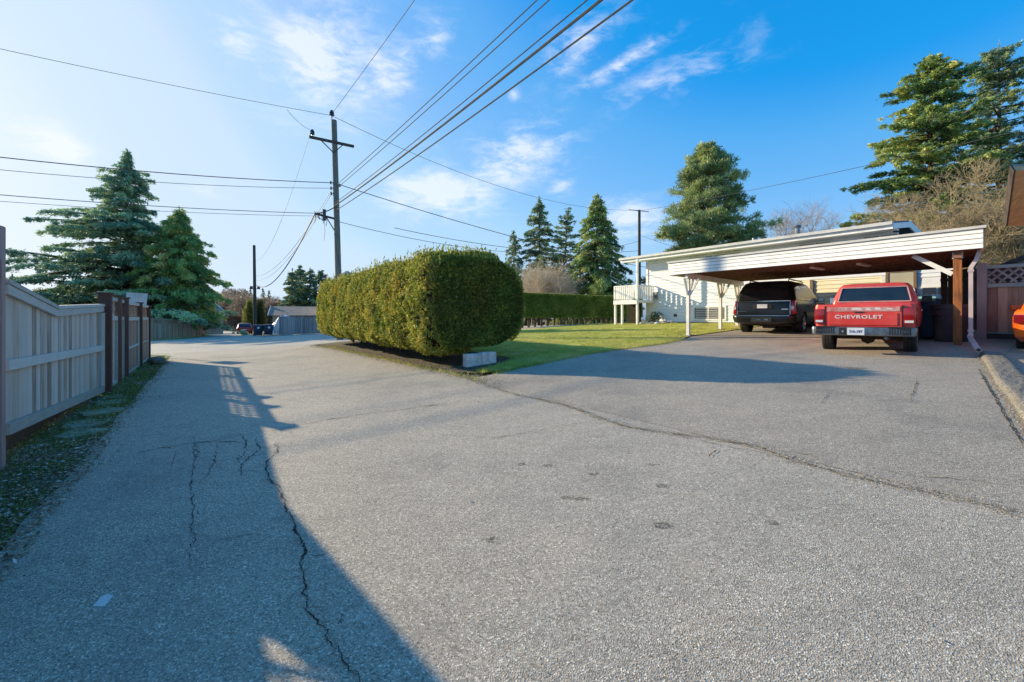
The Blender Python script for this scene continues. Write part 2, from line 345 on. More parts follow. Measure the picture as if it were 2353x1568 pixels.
class MB:
    """collects geometry; build() links it as ONE mesh object"""
    def __init__(s):
        s.v = []; s.f = []; s.t = []
    def face(s, pts, tint=None):
        i = len(s.v); s.v += [Vector(p) for p in pts]
        s.f.append(tuple(range(i, i + len(pts)))); s.t.append(random.random() if tint is None else tint)
    def hexa(s, c, tint=None):
        """8 corners: bottom ring 0-3 (ccw), top ring 4-7"""
        i = len(s.v); s.v += [Vector(p) for p in c]
        t = random.random() if tint is None else tint
        for q in ((3, 2, 1, 0), (4, 5, 6, 7), (0, 1, 5, 4), (1, 2, 6, 5), (2, 3, 7, 6), (3, 0, 4, 7)):
            s.f.append(tuple(i + k for k in q)); s.t.append(t)
    def box(s, x0, x1, y0, y1, z0, z1, tint=None):
        s.hexa([(x0, y0, z0), (x1, y0, z0), (x1, y1, z0), (x0, y1, z0), (x0, y0, z1), (x1, y0, z1), (x1, y1, z1), (x0, y1, z1)], tint)
    def ubox(s, u0, u1, v0, v1, z0, z1, tint=None):
        s.hexa([uv(u0, v0, z0), uv(u1, v0, z0), uv(u1, v1, z0), uv(u0, v1, z0), uv(u0, v0, z1), uv(u1, v0, z1), uv(u1, v1, z1), uv(u0, v1, z1)], tint)
    def bar(s, p, q, w, h, up=(0, 0, 1), tint=None):
        p, q = Vector(p), Vector(q); d = (q - p).normalized()
        up = Vector(up)
        if abs(d.dot(up)) > 0.98: up = Vector((HU[0], HU[1], 0))
        a = d.cross(up).normalized() * (w / 2); b = a.cross(d).normalized() * (h / 2)
        s.hexa([p - a - b, p + a - b, p + a + b, p - a + b, q - a - b, q + a - b, q + a + b, q - a + b], tint)
    def tube(s, pts, rad, n=6, caps=True, tint=0.5):
        pts = [Vector(p) for p in pts]
        if not hasattr(rad, '__len__'): rad = [rad] * len(pts)
        rings = []
        up = None
        for k, p in enumerate(pts):
            d = (pts[min(k + 1, len(pts) - 1)] - pts[max(k - 1, 0)]).normalized()
            if up is None: up = Vector((0, 0, 1)) if abs(d.z) < 0.9 else Vector((1, 0, 0))
            a = d.cross(up).normalized(); b = a.cross(d).normalized(); up = b if b.length > 0 else up
            i = len(s.v)
            for j in range(n):
                th = 2 * math.pi * j / n
                s.v.append(p + (a * math.cos(th) + b * math.sin(th)) * rad[k])
            rings.append(i)
        for k in range(len(rings) - 1):
            for j in range(n):
                j2 = (j + 1) % n
                s.f.append((rings[k] + j, rings[k] + j2, rings[k + 1] + j2, rings[k + 1] + j)); s.t.append(tint)
        if caps:
            s.f.append(tuple(rings[0] + j for j in reversed(range(n)))); s.t.append(tint)
            s.f.append(tuple(rings[-1] + j for j in range(n))); s.t.append(tint)
    def lathe(s, prof, c=(0, 0, 0), axis='z', n=20, tint=0.5):
        c = Vector(c); rings = []
        for r, h in prof:
            i = len(s.v); rings.append(i)
            for j in range(n):
                th = 2 * math.pi * j / n
                a, b = r * math.cos(th), r * math.sin(th)
                s.v.append(c + (Vector((a, b, h)) if axis == 'z' else Vector((a, h, b)) if axis == 'y' else Vector((h, a, b))))
        for k in range(len(rings) - 1):
            for j in range(n):
                j2 = (j + 1) % n
                s.f.append((rings[k] + j, rings[k] + j2, rings[k + 1] + j2, rings[k + 1] + j)); s.t.append(tint)
    def build(s, name, mat, parent=None, local=False, smooth=None, bevel=0.0, label=None):
        root = root_of(parent) if parent else None
        off = Vector(root.location) if (root and not local) else Vector((0, 0, 0))
        me = bpy.data.meshes.new(name)
        me.from_pydata([tuple(p - off) for p in s.v], [], s.f)
        a = me.attributes.new('tint', 'FLOAT', 'FACE'); a.data.foreach_set('value', s.t)
        bm = bmesh.new(); bm.from_mesh(me)
        if bevel > 0:
            bmesh.ops.remove_doubles(bm, verts=bm.verts, dist=1e-5)
            bmesh.ops.bevel(bm, geom=[e for e in bm.edges if e.is_manifold and e.calc_face_angle(0) > 0.6], offset=bevel, segments=2, affect='EDGES', profile=0.6)
        bmesh.ops.recalc_face_normals(bm, faces=bm.faces)
        if smooth:
            for f in bm.faces: f.smooth = True
            for e in bm.edges:
                if len(e.link_faces) == 2 and e.calc_face_angle(0) > R(smooth): e.smooth = False
        bm.to_mesh(me); bm.free()
        me.materials.append(mat if not isinstance(mat, str) else M[mat])
        o = bpy.data.objects.new(name, me); col.objects.link(o)
        if parent: o.parent = parent
        if label: o['label'] = label
        return o

    def build_each(s, name, mat, parent=None, **kw):
        """every connected piece becomes an object of its own"""
        par = list(range(len(s.v)))
        def find(i):
            while par[i] != i: par[i] = par[par[i]]; i = par[i]
            return i
        for f in s.f:
            for k in f[1:]: par[find(k)] = find(f[0])
        groups = {}
        for f, t in zip(s.f, s.t): groups.setdefault(find(f[0]), []).append((f, t))
        out_ = []
        for g in groups.values():
            m = MB(); idx = {}
            for f, t in g:
                ff = []
                for i in f:
                    if i not in idx: idx[i] = len(m.v); m.v.append(s.v[i])
                    ff.append(idx[i])
                m.f.append(tuple(ff)); m.t.append(t)
            out_.append(m.build(name, mat, parent, **kw))
        return out_

def np_mesh(name, co, quads, tint, mat, parent=None, smooth=False):
    root = root_of(parent) if parent else None
    if root is not None: co = co - np.array(root.location, dtype=np.float64)
    me = bpy.data.meshes.new(name)
    me.vertices.add(len(co)); me.vertices.foreach_set('co', np.ascontiguousarray(co, dtype=np.float32).ravel())
    nq, k = quads.shape
    me.loops.add(nq * k); me.loops.foreach_set('vertex_index', quads.astype(np.int32).ravel())
    me.polygons.add(nq); me.polygons.foreach_set('loop_start', np.arange(0, nq * k, k, dtype=np.int32))
    me.update(calc_edges=True); me.validate()
    a = me.attributes.new('tint', 'FLOAT', 'FACE'); a.data.foreach_set('value', np.asarray(tint, dtype=np.float32))
    if smooth: me.polygons.foreach_set('use_smooth', np.ones(nq, dtype=bool))
    me.materials.append(M[mat])
    o = bpy.data.objects.new(name, me); col.objects.link(o)
    if parent: o.parent = parent
    return o

def nrm(a):
    return a / np.maximum(np.linalg.norm(a, axis=-1, keepdims=True), 1e-9)

def cards(c, d, L, W, r, flat=0.0):
    """leaf shaped diamonds: centre c, axis d, length L, width W"""
    n = len(c); d = nrm(d)
    rnd = r.normal(size=(n, 3)); rnd[:, 2] += flat * 3 * np.sign(rnd[:, 2] + 1e-6)
    s = nrm(np.cross(d, rnd))
    L = np.broadcast_to(L, (n,))[:, None]; W = np.broadcast_to(W, (n,))[:, None]
    v = np.stack([c - d * L / 2, c + s * W / 2, c + d * L / 2, c - s * W / 2], 1).reshape(-1, 3)
    q = np.arange(4 * n).reshape(n, 4)
    return v, q

def ground_sheet(name, poly_uv, mat, off, cell=0.6, kind='structure'):
    bm = bmesh.new()
    vs = [bm.verts.new((a, b, 0)) for a, b in poly_uv]
    bm.faces.new(vs)
    bmesh.ops.triangulate(bm, faces=bm.faces[:])
    us = [p[0] for p in poly_uv]; ws = [p[1] for p in poly_uv]
    cuts = [('u', x) for x in GU if min(us) < x < max(us)]
    k = math.ceil(min(us) / cell)
    while k * cell < max(us): cuts.append(('u', k * cell)); k += 1
    k = math.ceil(min(ws) / cell)
    while k * cell < max(ws): cuts.append(('v', k * cell)); k += 1
    for ax, x in cuts:
        bmesh.ops.bisect_plane(bm, geom=bm.verts[:] + bm.edges[:] + bm.faces[:], plane_co=(x, 0, 0) if ax == 'u' else (0, x, 0),
                               plane_no=(1, 0, 0) if ax == 'u' else (0, 1, 0), dist=1e-5)
    for v in bm.verts:
        u_, v_ = v.co.x, v.co.y
        p = uv(u_, v_, float(gz_uv(u_, v_)) + off); v.co = p
    bmesh.ops.recalc_face_normals(bm, faces=bm.faces)
    for f in bm.faces:
        if f.normal.z < 0: f.normal_flip()
        f.smooth = True
    me = bpy.data.meshes.new(name); bm.to_mesh(me); bm.free()
    me.materials.append(M[mat])
    o = bpy.data.objects.new(name, me); col.objects.link(o)
    o['kind'] = kind
    return o

#SETTING
# ------------------------------------------------------------------ ground
us = sorted(set(GU[1:-1] + [-400, -250, -120, -60, -30, -15, -8, -4, 25, 32, 45, 70, 120, 250, 400]))
vs_ = sorted(set(list(range(-30, 80, 4)) + [2, 18, 24, 25, 75, 90, 110, 140, 168, 200, 260, 400]))
gb = MB()
for i in range(len(us) - 1):
    for j in range(len(vs_) - 1):
        q = [(us[i], vs_[j]), (us[i + 1], vs_[j]), (us[i + 1], vs_[j + 1]), (us[i], vs_[j + 1])]
        gb.face([uv(a, b, float(gz_uv(a, b)) - 0.05) for a, b in q])
ground = gb.build('ground', 'far_ground'); ground['kind'] = 'structure'

def wob(pts, amp=0.06, step=0.5, seed=0):
    """subdivide a polyline in (u,v) and roughen it"""
    outp = []
    for (a, b) in zip(pts[:-1], pts[1:]):
        n = max(1, int(math.hypot(b[0] - a[0], b[1] - a[1]) / step))
        for k in range(n):
            t = k / n
            p = (a[0] + (b[0] - a[0]) * t, a[1] + (b[1] - a[1]) * t)
            w = mnoise.noise_vector(Vector((p[0] * 0.9, p[1] * 0.9, seed)))
            w2 = mnoise.noise_vector(Vector((p[0] * 4, p[1] * 4, seed + 3)))
            outp.append((p[0] + amp * (w.x + 0.4 * w2.x), p[1] + amp * (w.y + 0.4 * w2.y)))
    outp.append(pts[-1])
    return outp

STREET0, STREET1 = 22.5, 43.5
lane_edge_r = wob([(4.25, -12), (4.25, 7.6), (4.2, 12), (4.0, 19.5), (4.1, 22.3), (7.5, 23.2)], 0.08, 0.5, 1)
lane_edge_l = wob([(-2.2, 22.8), (-1.3, 20.5), (-1.0, 17), (-1.05, 6), (-1.0, 2), (-1.05, -12)], 0.07, 0.4, 2)
ground_sheet('lane_road', lane_edge_r + lane_edge_l, 'lane_asphalt', 0.004, 0.8)
ground_sheet('street', [(-90, STREET0 - 0.3), (90, STREET0 - 0.3), (90, STREET1)] + wob([(60, STREET1), (7, STREET1 + 0.5), (4.4, 46)], 0.2, 1.5, 3)
             + [(4.0, 120), (3.8, 190), (0.3, 190), (0.3, 120)] + wob([(0.2, 62), (-0.8, 52), (-2.6, 46), (-5, STREET1), (-60, STREET1)], 0.2, 1.5, 4) + [(-90, STREET1)], 'street_asphalt', 0.0, 4.0)
drive_edge = wob([(13.2, 8.75), (9, 8.3), (4.9, 7.55)], 0.06, 0.4, 5)
ground_sheet('driveway_pavement', [(4.2, 0.0), (5.8, 0.28), (11.9, 1.42), (21.4, 1.75), (21.4, 9.25), (14.3, 9.15)] + drive_edge + [(4.2, 7.5)], 'drive_asphalt', 0.008, 0.7)
ground_sheet('neighbour_pavement', [(4.2, -14), (16.2, -14), (16.2, 1.55), (11.9, 1.42), (5.8, 0.28), (4.2, 0.0)], 'drive_asphalt', 0.006, 1.0)
lawn = ground_sheet('lawn', [(4.7, 7.75)] + list(reversed(drive_edge))[1:] + [(14.3, 9.2), (21.45, 9.3), (21.45, 21.5), (7.2, 21.5), (6.4, 9.0), (5.6, 8.5), (4.72, 8.1)], 'lawn', 0.03, 0.7)
ground_sheet('bed_ground', wob([(4.15, 22.0), (4.2, 19.0), (4.35, 12), (4.38, 8.5), (4.7, 8.15), (5.7, 8.6)], 0.05, 0.3, 7) + [(6.4, 9.2), (7.25, 22.4)], 'soil', 0.014, 0.7)
ground_sheet('verge_ground', [(-3.5, -12), (-0.9, -12), (-0.9, 17.5), (-1.5, 21.5), (-3.5, 21.5)], 'litter_ground', -0.004, 0.8)
ground_sheet('far_lawn', [(7.2, 21.4), (45, 21.4), (45, 9), (21.4, 9), (21.4, 21.4)], 'lawn', 0.02, 1.5)
ground_sheet('boulevard_lawn', [(-22, 43.0), (-5, 43.2), (-2.4, 46.5), (-0.6, 54), (0.3, 64), (0.3, 75), (-4.5, 75), (-5, 47), (-22, 46)], 'lawn', 0.03, 2.0)
ground_sheet('shoulder_ground', [(5.0, 44.3), (26, 43.8), (26, 51), (5.4, 51), (4.6, 75), (3.7, 75), (4.1, 47)], 'gravel_shoulder', 0.02, 2.0)

def ribbon(pts, w, name, mat, off, jag=0.02, seed=0, sub=0.016):
    """thin crack lying on the ground, pts are world points"""
    mb = MB(); dense = []
    for a, b in zip(pts[:-1], pts[1:]):
        L = (b - a).length; n = max(1, min(90, int(L / sub)))
        for k in range(n): dense.append(a.lerp(b, k / n))
    dense.append(pts[-1])
    rs = np.random.default_rng(seed); prev = None
    m = len(dense)
    for k, p in enumerate(dense):
        d = dense[min(k + 1, m - 1)] - dense[max(k - 1, 0)]
        s = Vector((-d.y, d.x, 0)).normalized()
        o = s * jag * (mnoise.noise(Vector((p.x * 8, p.y * 8, seed))) * 1.2 + mnoise.noise(Vector((p.x * 27, p.y * 27, seed + 4))) * .9 + rs.normal() * 0.18)
        ww = w * (0.2 + 1.9 * abs(mnoise.noise(Vector((p.x * 6, p.y * 6, seed + 9)))) + 0.3 * rs.random()) * min(1, 0.25 + 4 * min(k, m - 1 - k) / m)
        a, b = p + o - s * ww / 2, p + o + s * ww / 2
        a.z = gz(a.x, a.y) + off; b.z = gz(b.x, b.y) + off
        if prev: mb.face([prev[0], prev[1], b, a])
        prev = (a, b)
    o = mb.build(name, mat); o['kind'] = 'structure'
    for f in o.data.polygons:
        if f.normal.z < 0: f.flip()
    return o

def zz(lst, ox, oy, k):
    return [G((ox + x / k) * 0.61276, (oy + y / k) * 0.61276) for x, y in lst]

CR = [
 ([(640, 240), (655, 290), (610, 330), (595, 345), (585, 385), (610, 450), (655, 485), (690, 560), (710, 610), (735, 660), (755, 700), (770, 760), (805, 810), (815, 840), (790, 890), (795, 960), (800, 1040), (805, 1100), (820, 1180), (870, 1240), (920, 1290), (945, 1350), (985, 1395), (1010, 1450), (1050, 1510), (1095, 1568), (1140, 1640)], 0.016, 0.018),
 ([(190, 190), (190, 330), (175, 430), (175, 520), (185, 600), (170, 700), (185, 790), (150, 860), (165, 950)], 0.011, 0.02),
 ([(-150, 300), (0, 275), (150, 245), (320, 230), (440, 240), (520, 215)], 0.018, 0.03),
 ([(480, 190), (600, 180), (740, 150), (950, 110), (1150, 80), (1500, 35), (1700, 10)], 0.02, 0.03),
 ([(530, 215), (540, 240), (560, 275), (500, 320), (455, 360), (450, 430)], 0.016, 0.02),
 ([(270, 800), (430, 765), (620, 720), (745, 690)], 0.007, 0.01),
 ([(320, 235), (310, 340), (270, 410), (205, 470)], 0.008, 0.02),
 ([(90, 280), (65, 380)], 0.006, 0.01),
 ([(440, 330), (500, 320), (590, 300)], 0.007, 0.015),
 ([(560, 450), (605, 450)], 0.011, 0.01),
 ([(450, 190), (480, 235), (470, 300), (440, 330), (450, 400)], .012, .02),
 ([(450, 270), (530, 260), (600, 270), (650, 262)], .01, .02),
 ([(200, 240), (215, 300), (190, 350)], .01, .02),
 ([(420, 330), (330, 345), (250, 330)], .008, .02),
 ([(600, 395), (530, 400), (470, 390)], .009, .015),
 ([(1750, 215), (1850, 212), (2050, 185)], 0.006, 0.01),
 ([(560, 130), (700, 125), (860, 130)], 0.008, 0.02),
]
for i, (l, w, j) in enumerate(CR):
    ribbon(zz(l, 600, 1500, 1.4807), w * .68, 'road_crack', 'crack', 0.0085, j, i)
def branches(pts, n, seed, ln=(.05, .3), off=.0087, name='road_crack'):
    r_ = random.Random(seed)
    for k in range(n):
        i = r_.randrange(1, len(pts) - 1); p = pts[i].lerp(pts[i + 1] if i + 1 < len(pts) else pts[i], r_.random())
        d = (pts[min(i + 1, len(pts) - 1)] - pts[i - 1]).normalized(); a = r_.choice((-1, 1)) * r_.uniform(.7, 1.6)
        dd = Vector((d.x * math.cos(a) - d.y * math.sin(a), d.x * math.sin(a) + d.y * math.cos(a), 0)); L = r_.uniform(*ln) * .6
        ribbon([p, p + dd * L * .5, p + dd * L + Vector((r_.uniform(-.04, .04), r_.uniform(-.04, .04), 0))], r_.uniform(.003, .006), name, 'crack', off, .03, seed * 50 + k)
branches(zz(CR[0][0], 600, 1500, 1.4807), 16, 3)
branches(zz(CR[1][0], 600, 1500, 1.4807), 9, 4)
branches(zz(CR[2][0], 600, 1500, 1.4807), 7, 5, (.1, .5))
branches(zz(CR[3][0], 600, 1500, 1.4807), 5, 6, (.1, .6))
SE = [
 ([(20, 180), (60, 190), (240, 250), (450, 295), (610, 355), (760, 395), (940, 420), (1230, 465), (1330, 500), (1460, 545), (1640, 590), (1900, 650), (2050, 680), (2353, 760)], 0.03, 0.05, 'mossy_crack'),
 ([(450, 295), (610, 355), (700, 385), (940, 430), (1130, 470), (1350, 515), (1640, 592), (1900, 655), (2353, 762)], 0.0075, 0.03, 'crack'),
 ([(610, 358), (500, 378), (380, 400), (180, 435), (80, 430)], 0.011, 0.03, 'crack'),
 ([(330, 270), (450, 297), (560, 330)], 0.03, 0.06, 'mossy_crack'),
 ([(1300, 480), (1460, 505), (1595, 540)], 0.012, 0.02, 'mossy_crack'),
 ([(1720, 560), (1800, 572), (1880, 595), (2100, 605), (2340, 640)], 0.012, 0.02, 'mossy_crack'),
 ([(1055, 515), (1085, 485)], 0.02, 0.01, 'crack'),
 ([(1915, 195), (1900, 235), (1880, 290)], 0.014, 0.02, 'crack'),
 ([(2165, 150), (2200, 215), (2250, 300), (2300, 390), (2360, 480)], 0.03, 0.012, 'crack'),
 ([(1560, 240), (1510, 300)], 0.008, 0.02, 'crack'),
]
for i, (l, w, j, mt) in enumerate(SE):
    ribbon(zz(l, 1700, 1250, 1.0995), w * .75, 'pavement_crack', mt, 0.0125 + 0.002 * (mt == 'crack'), j, 40 + i)
def blob(name, px, py, r, mat, off, seed, k=(1, 1)):
    c = G(px, py); mb = MB(); pts = []
    if off is None: off = .0055 if to_uv(c)[0] < 4.15 else .0095
    for j in range(14):
        th = 2 * math.pi * j / 14
        rr = r * 1.15 * (1 + 0.6 * mnoise.noise(Vector((math.cos(th) * 1.5, math.sin(th) * 1.5, seed))))
        x, y = c.x + rr * math.cos(th) * k[0], c.y + rr * math.sin(th) * k[1]
        pts.append((x, y, gz(x, y) + off))
    mb.face(pts); o = mb.build(name, mat); o['kind'] = 'structure'
for i, (x, y, r) in enumerate([(283, 542, .03), (390, 547, .03), (865, 633, .035), (470, 680, .035), (520, 686, .035), (860, 797, .04), (160, 855, .03), (580, 583, .03), (1660, 147, .12), (820, 545, .03), (1315, 785, .03)]):
    blob('pavement_stain', (1700 + x / 1.0995) * 0.61276, (1250 + y / 1.0995) * 0.61276, r, 'oil', None, i, (1.4, 0.9))
mb = MB()
mb.face([tuple(G(x, y) + Vector((0, 0, 0.0062))) for x, y in ((213, 1396), (232, 1374), (246, 1368), (262, 1371), (252, 1382), (240, 1397))])
o = mb.build('road_paint', 'paint_chip'); o['kind'] = 'structure'

# rounded kerb beside the driveway
def berm(pts, w, h, name):
    mb = MB(); n = 13; prevr = None
    d = wob(pts, 0.03, 0.06, 12)
    for k, p in enumerate(d):
        a, b = d[max(k - 1, 0)], d[min(k + 1, len(d) - 1)]
        dx, dy = b[0] - a[0], b[1] - a[1]; L = math.hypot(dx, dy); nx, ny = -dy / L, dx / L
        ring = []
        for j in range(n):
            s = -1 + 2 * j / (n - 1)
            hh = h * (1 - abs(s) ** 7) * (1 + 0.12 * mnoise.noise(Vector((p[0] * 1.5, p[1] * 1.5, s)))) + .012 * mnoise.noise(Vector((p[0] * 14, p[1] * 14, s * 3))) + .007 * mnoise.noise(Vector((p[0] * 40, p[1] * 40, s * 9)))
            if k in (0, len(d) - 1): hh *= 0.1
            q = (p[0] + nx * s * w / 2, p[1] + ny * s * w / 2)
            ring.append(uv(q[0], q[1], float(gz_uv(*q)) + 0.0 + hh))
        if prevr:
            for j in range(n - 1): mb.face([prevr[j], prevr[j + 1], ring[j + 1], ring[j]])
        prevr = ring
    o = mb.build(name, 'berm_asphalt', smooth=60); o['kind'] = 'structure'
    return o
berm([(12.9, 1.62), (11.9, 1.42), (8.5, 0.83), (5.8, 0.28), (4.4, 0.02)], 0.36, 0.09, 'kerb')

#FENCES
# ------------------------------------------------------------------ fences
def boards_v(mb, u, v0, v1, z0f, z1f, bw=0.14, th=0.02, face=1):
    n = max(1, int(round((v1 - v0) / bw))); w = (v1 - v0) / n
    for k in range(n):
        a, b = v0 + k * w + 0.003, v0 + (k + 1) * w - 0.003
        du = random.uniform(-0.004, 0.004)
        t = random.random()
        mb.hexa([uv(u + du, a, z0f(a)), uv(u + du + th, a, z0f(a)), uv(u + du + th, b, z0f(b)), uv(u + du, b, z0f(b)),
                 uv(u + du, a, z1f(a)), uv(u + du + th, a, z1f(a)), uv(u + du + th, b, z1f(b)), uv(u + du, b, z1f(b))], t)

def rail_v(mb, u0, u1, pts, h):
    for (a, za), (b, zb) in zip(pts[:-1], pts[1:]):
        t = random.random()
        mb.hexa([uv(u0, a, za), uv(u1, a, za), uv(u1, b, zb), uv(u0, b, zb), uv(u0, a, za + h), uv(u1, a, za + h), uv(u1, b, zb + h), uv(u0, b, zb + h)], t)

def lattice_v(mb, u, v0, v1, z0, z1, pitch=0.1, w=0.035, th=0.008):
    """crossing diagonal slats clipped to a rectangle"""
    H = z1 - z0; Wd = v1 - v0
    for s in (1, -1):
        k = -H
        while k < Wd:
            # line v = k + t, z = t (s=1) ; mirrored for s=-1
            t0, t1 = max(0, -k), min(H, Wd - k)
            if t1 > t0 + 0.01:
                a = (k + t0, t0); b = (k + t1, t1)
                if s == -1: a = (Wd - a[0], a[1]); b = (Wd - b[0], b[1])
                p = uv(u + (0 if s == 1 else th + 0.001), v0 + a[0], z0 + a[1]); q = uv(u + (0 if s == 1 else th + 0.001), v0 + b[0], z0 + b[1])
                mb.bar(p, q, th, w, (-HU[1] * 0 + 0, 0, 1), random.random())
            k += pitch * 1.414

FU = -1.62
def fence_post(u, v, z0, z1, w, mat, root, cap=True, name='post'):
    mb = MB(); mb.ubox(u - w / 2, u + w / 2, v - w / 2, v + w / 2, z0, z1)
    o = mb.build(name, mat, root, bevel=0.006)
    if cap:
        c = MB(); c.ubox(u - w / 2 - 0.025, u + w / 2 + 0.025, v - w / 2 - 0.025, v + w / 2 + 0.025, z1, z1 + 0.03)
        c.build('post_cap', mat, o, bevel=0.005)

# long fence on the lane's left
fr = thing('wooden_fence', 'weathered grey board fence with brown capped posts along the left side of the lane', 'fence', uv(FU, 6.7, 0))
pv = [6.12, 11.05, 12.55, 13.45, 16.2, 18.5]
def lp(v, pts):
    return float(np.interp(v, [p[0] for p in pts], [p[1] for p in pts]))
bot = [(6.1, 0.3), (11.0, 0.03)]; top = [(6.1, 1.77), (7.9, 1.54), (11.0, 1.625)]
mb = MB(); boards_v(mb, FU, 6.2, 10.97, lambda v: lp(v, bot) + 0.06, lambda v: lp(v, top), 0.145)
mb.build('board_panel', 'fence_grey', fr)
mb = MB()
rail_v(mb, FU + 0.024, FU + 0.07, [(6.19, 0.3), (10.97, 0.03)], 0.11)
rail_v(mb, FU + 0.024, FU + 0.066, [(6.19, 0.92), (10.97, 0.80)], 0.1)
rail_v(mb, FU - 0.03, FU + 0.07, [(6.19, 1.755), (7.9, 1.53), (10.97, 1.615)], 0.045)
rail_v(mb, FU + 0.024, FU + 0.06, [(6.19, 1.66), (7.9, 1.435), (10.97, 1.52)], 0.09)
mb.ubox(FU + 0.024, FU + 0.07, 10.9, 10.975, 0.14, 1.5)
mb.build_each('rail', 'fence_rail', fr)
for i in range(1, 5):
    a, b = pv[i] + 0.09, pv[i + 1] - 0.09
    z0 = -0.02 - 0.01 * i; zt = 1.80 - 0.015 * i
    mb = MB(); boards_v(mb, FU, a, b, lambda v: z0 + 0.1, lambda v: zt - 0.42, 0.14)
    mb.build('board_panel', 'fence_grey' if i < 2 else 'fence_far', fr)
    lat = MB(); lattice_v(lat, FU + 0.005, a, b, zt - 0.36, zt - 0.04, 0.13, 0.05)
    lat.build('lattice', 'fence_grey' if i < 2 else 'fence_far', fr)
    mb = MB()
    for za, h in ((z0, 0.11), (zt - 0.44, 0.09), (zt - 0.04, 0.07)):
        rail_v(mb, FU - 0.03, FU + 0.06, [(a, za), (b, za)], h)
    if i > 2: rail_v(mb, FU + 0.024, FU + 0.055, [(a, 0.62), (b, 0.62)], 0.05)
    for q in (a, b): mb.ubox(FU + 0.022, FU + 0.062, min(q, q + 0.05 * (1 if q == a else -1)), max(q, q + 0.05 * (1 if q == a else -1)), z0 + 0.111, zt - 0.441)
    mb.build_each('rail', 'fence_rail', fr)
for i, v in enumerate(pv):
    if i == 0: fence_post(FU, v, -0.05, 2.29, 0.1, 'post_mauve', fr, False)
    else: fence_post(FU + [0, .06, .05, .055, .05, .045][i], v, -0.08, [0, 1.85, 1.86, 1.84, 1.79, 1.73][i], [0, .18, .12, .14, .13, .12][i], 'fence_post_brown', fr)
mb = MB(); mb.ubox(FU - .2, FU - .12, -3.0, 11.0, -.05, .42); mb.build('sun_block_board', 'dark_trim', fr)  # added board, stops sun passing under the fence
# tall section beside the camera (its lattice throws the light patches)
ft = thing('tall_fence', 'tall board fence with lattice top at the left edge, nearest the camera', 'fence', uv(FU, 4, 0))
mb = MB(); boards_v(mb, FU - 0.03, -3.0, 6.05, lambda v: 0.03, lambda v: 1.34, 0.145); mb.build('board_panel', 'fence_post_brown', ft)
lat = MB(); lattice_v(lat, FU - 0.02, 5.0, 6.05, 1.40, 1.74, 0.2, 0.04); lat.build('lattice', 'fence_post_brown', ft)
mb = MB(); boards_v(mb, FU - 0.03, -3.0, 4.98, lambda v: 1.46, lambda v: 1.74, 0.145); mb.build('upper_panel', 'fence_post_brown', ft)
mb = MB(); rail_v(mb, FU - 0.05, FU + 0.03, [(-3, 1.341), (6.06, 1.341)], 0.055); rail_v(mb, FU - 0.05, FU + 0.03, [(-3, 1.745), (6.06, 1.745)], 0.24); mb.build_each('rail', 'fence_post_brown', ft)
for v in (3.6, 1.2, -1.2): fence_post(FU - 0.02, v, -0.05, 2.1, 0.13, 'fence_post_brown', ft, False)

# stepping slabs in the verge
slab_spots = [(-1.3, 9.7, .5, .3), (-1.28, 8.75, .62, .34), (-1.32, 8.0, .6, .32), (-1.25, 7.35, .55, .28), (-1.33, 10.35, .45, .25)]
slab_lab = ['mossy stone slab under the gap of the fence, second from the brown post', 'widest mossy stone slab in the middle of the verge', 'mossy green stone slab in the verge, second from the camera',
            'mossy stone slab in the verge nearest the camera', 'small stone slab in the verge beside the first brown fence post']
for i, (u, v, a, b) in enumerate(slab_spots):
    mb = MB(); n = 13; ring = []
    for j in range(n):
        th = 2 * math.pi * j / n + 0.3 * i
        rr = 1 + 0.45 * mnoise.noise(Vector((math.cos(th) * 2, math.sin(th) * 2, i * 5 + 1)))
        ring.append((u + 0.5 * a * rr * math.cos(th) * 0.8, v + 0.5 * b * 1.6 * rr * math.sin(th)))
    zt = float(gz_uv(u, v)) + 0.022 + 0.012 * (i % 2)
    mb.face([uv(p[0], p[1], zt + 0.02 * mnoise.noise(Vector((p[0], p[1], 0)))) for p in ring])
    for j in range(n):
        p, q = ring[j], ring[(j + 1) % n]
        mb.face([uv(p[0], p[1], -0.02), uv(q[0], q[1], -0.02), uv(q[0], q[1], zt + 0.02 * mnoise.noise(Vector((q[0], q[1], 0)))), uv(p[0], p[1], zt + 0.02 * mnoise.noise(Vector((p[0], p[1], 0))))])
    o = mb.build('stone_slab', 'moss_stone'); tag(o, slab_lab[i], 'slab', 'stone slabs in the verge')

# boulder at the end of the fence
bm = bmesh.new(); bmesh.ops.create_icosphere(bm, subdivisions=3, radius=1)
bc = G(362, 838)
for v in bm.verts:
    n = 1 + 0.22 * mnoise.noise(v.co * 1.3 + Vector((3, 1, 2))) + 0.08 * mnoise.noise(v.co * 4)
    v.co = Vector((v.co.x * 0.22, v.co.y * 0.2, v.co.z * 0.15)) * n
    v.co.z = max(v.co.z, -0.1)
    v.co += Vector((0, 0, 0.1))
me = bpy.data.meshes.new('boulder'); bm.to_mesh(me); bm.free(); me.materials.append(M['stone'])
o = bpy.data.objects.new('boulder', me); o.location = bc; col.objects.link(o); tag(o, 'small grey boulder on the lane corner at the end of the left fence', 'boulder')

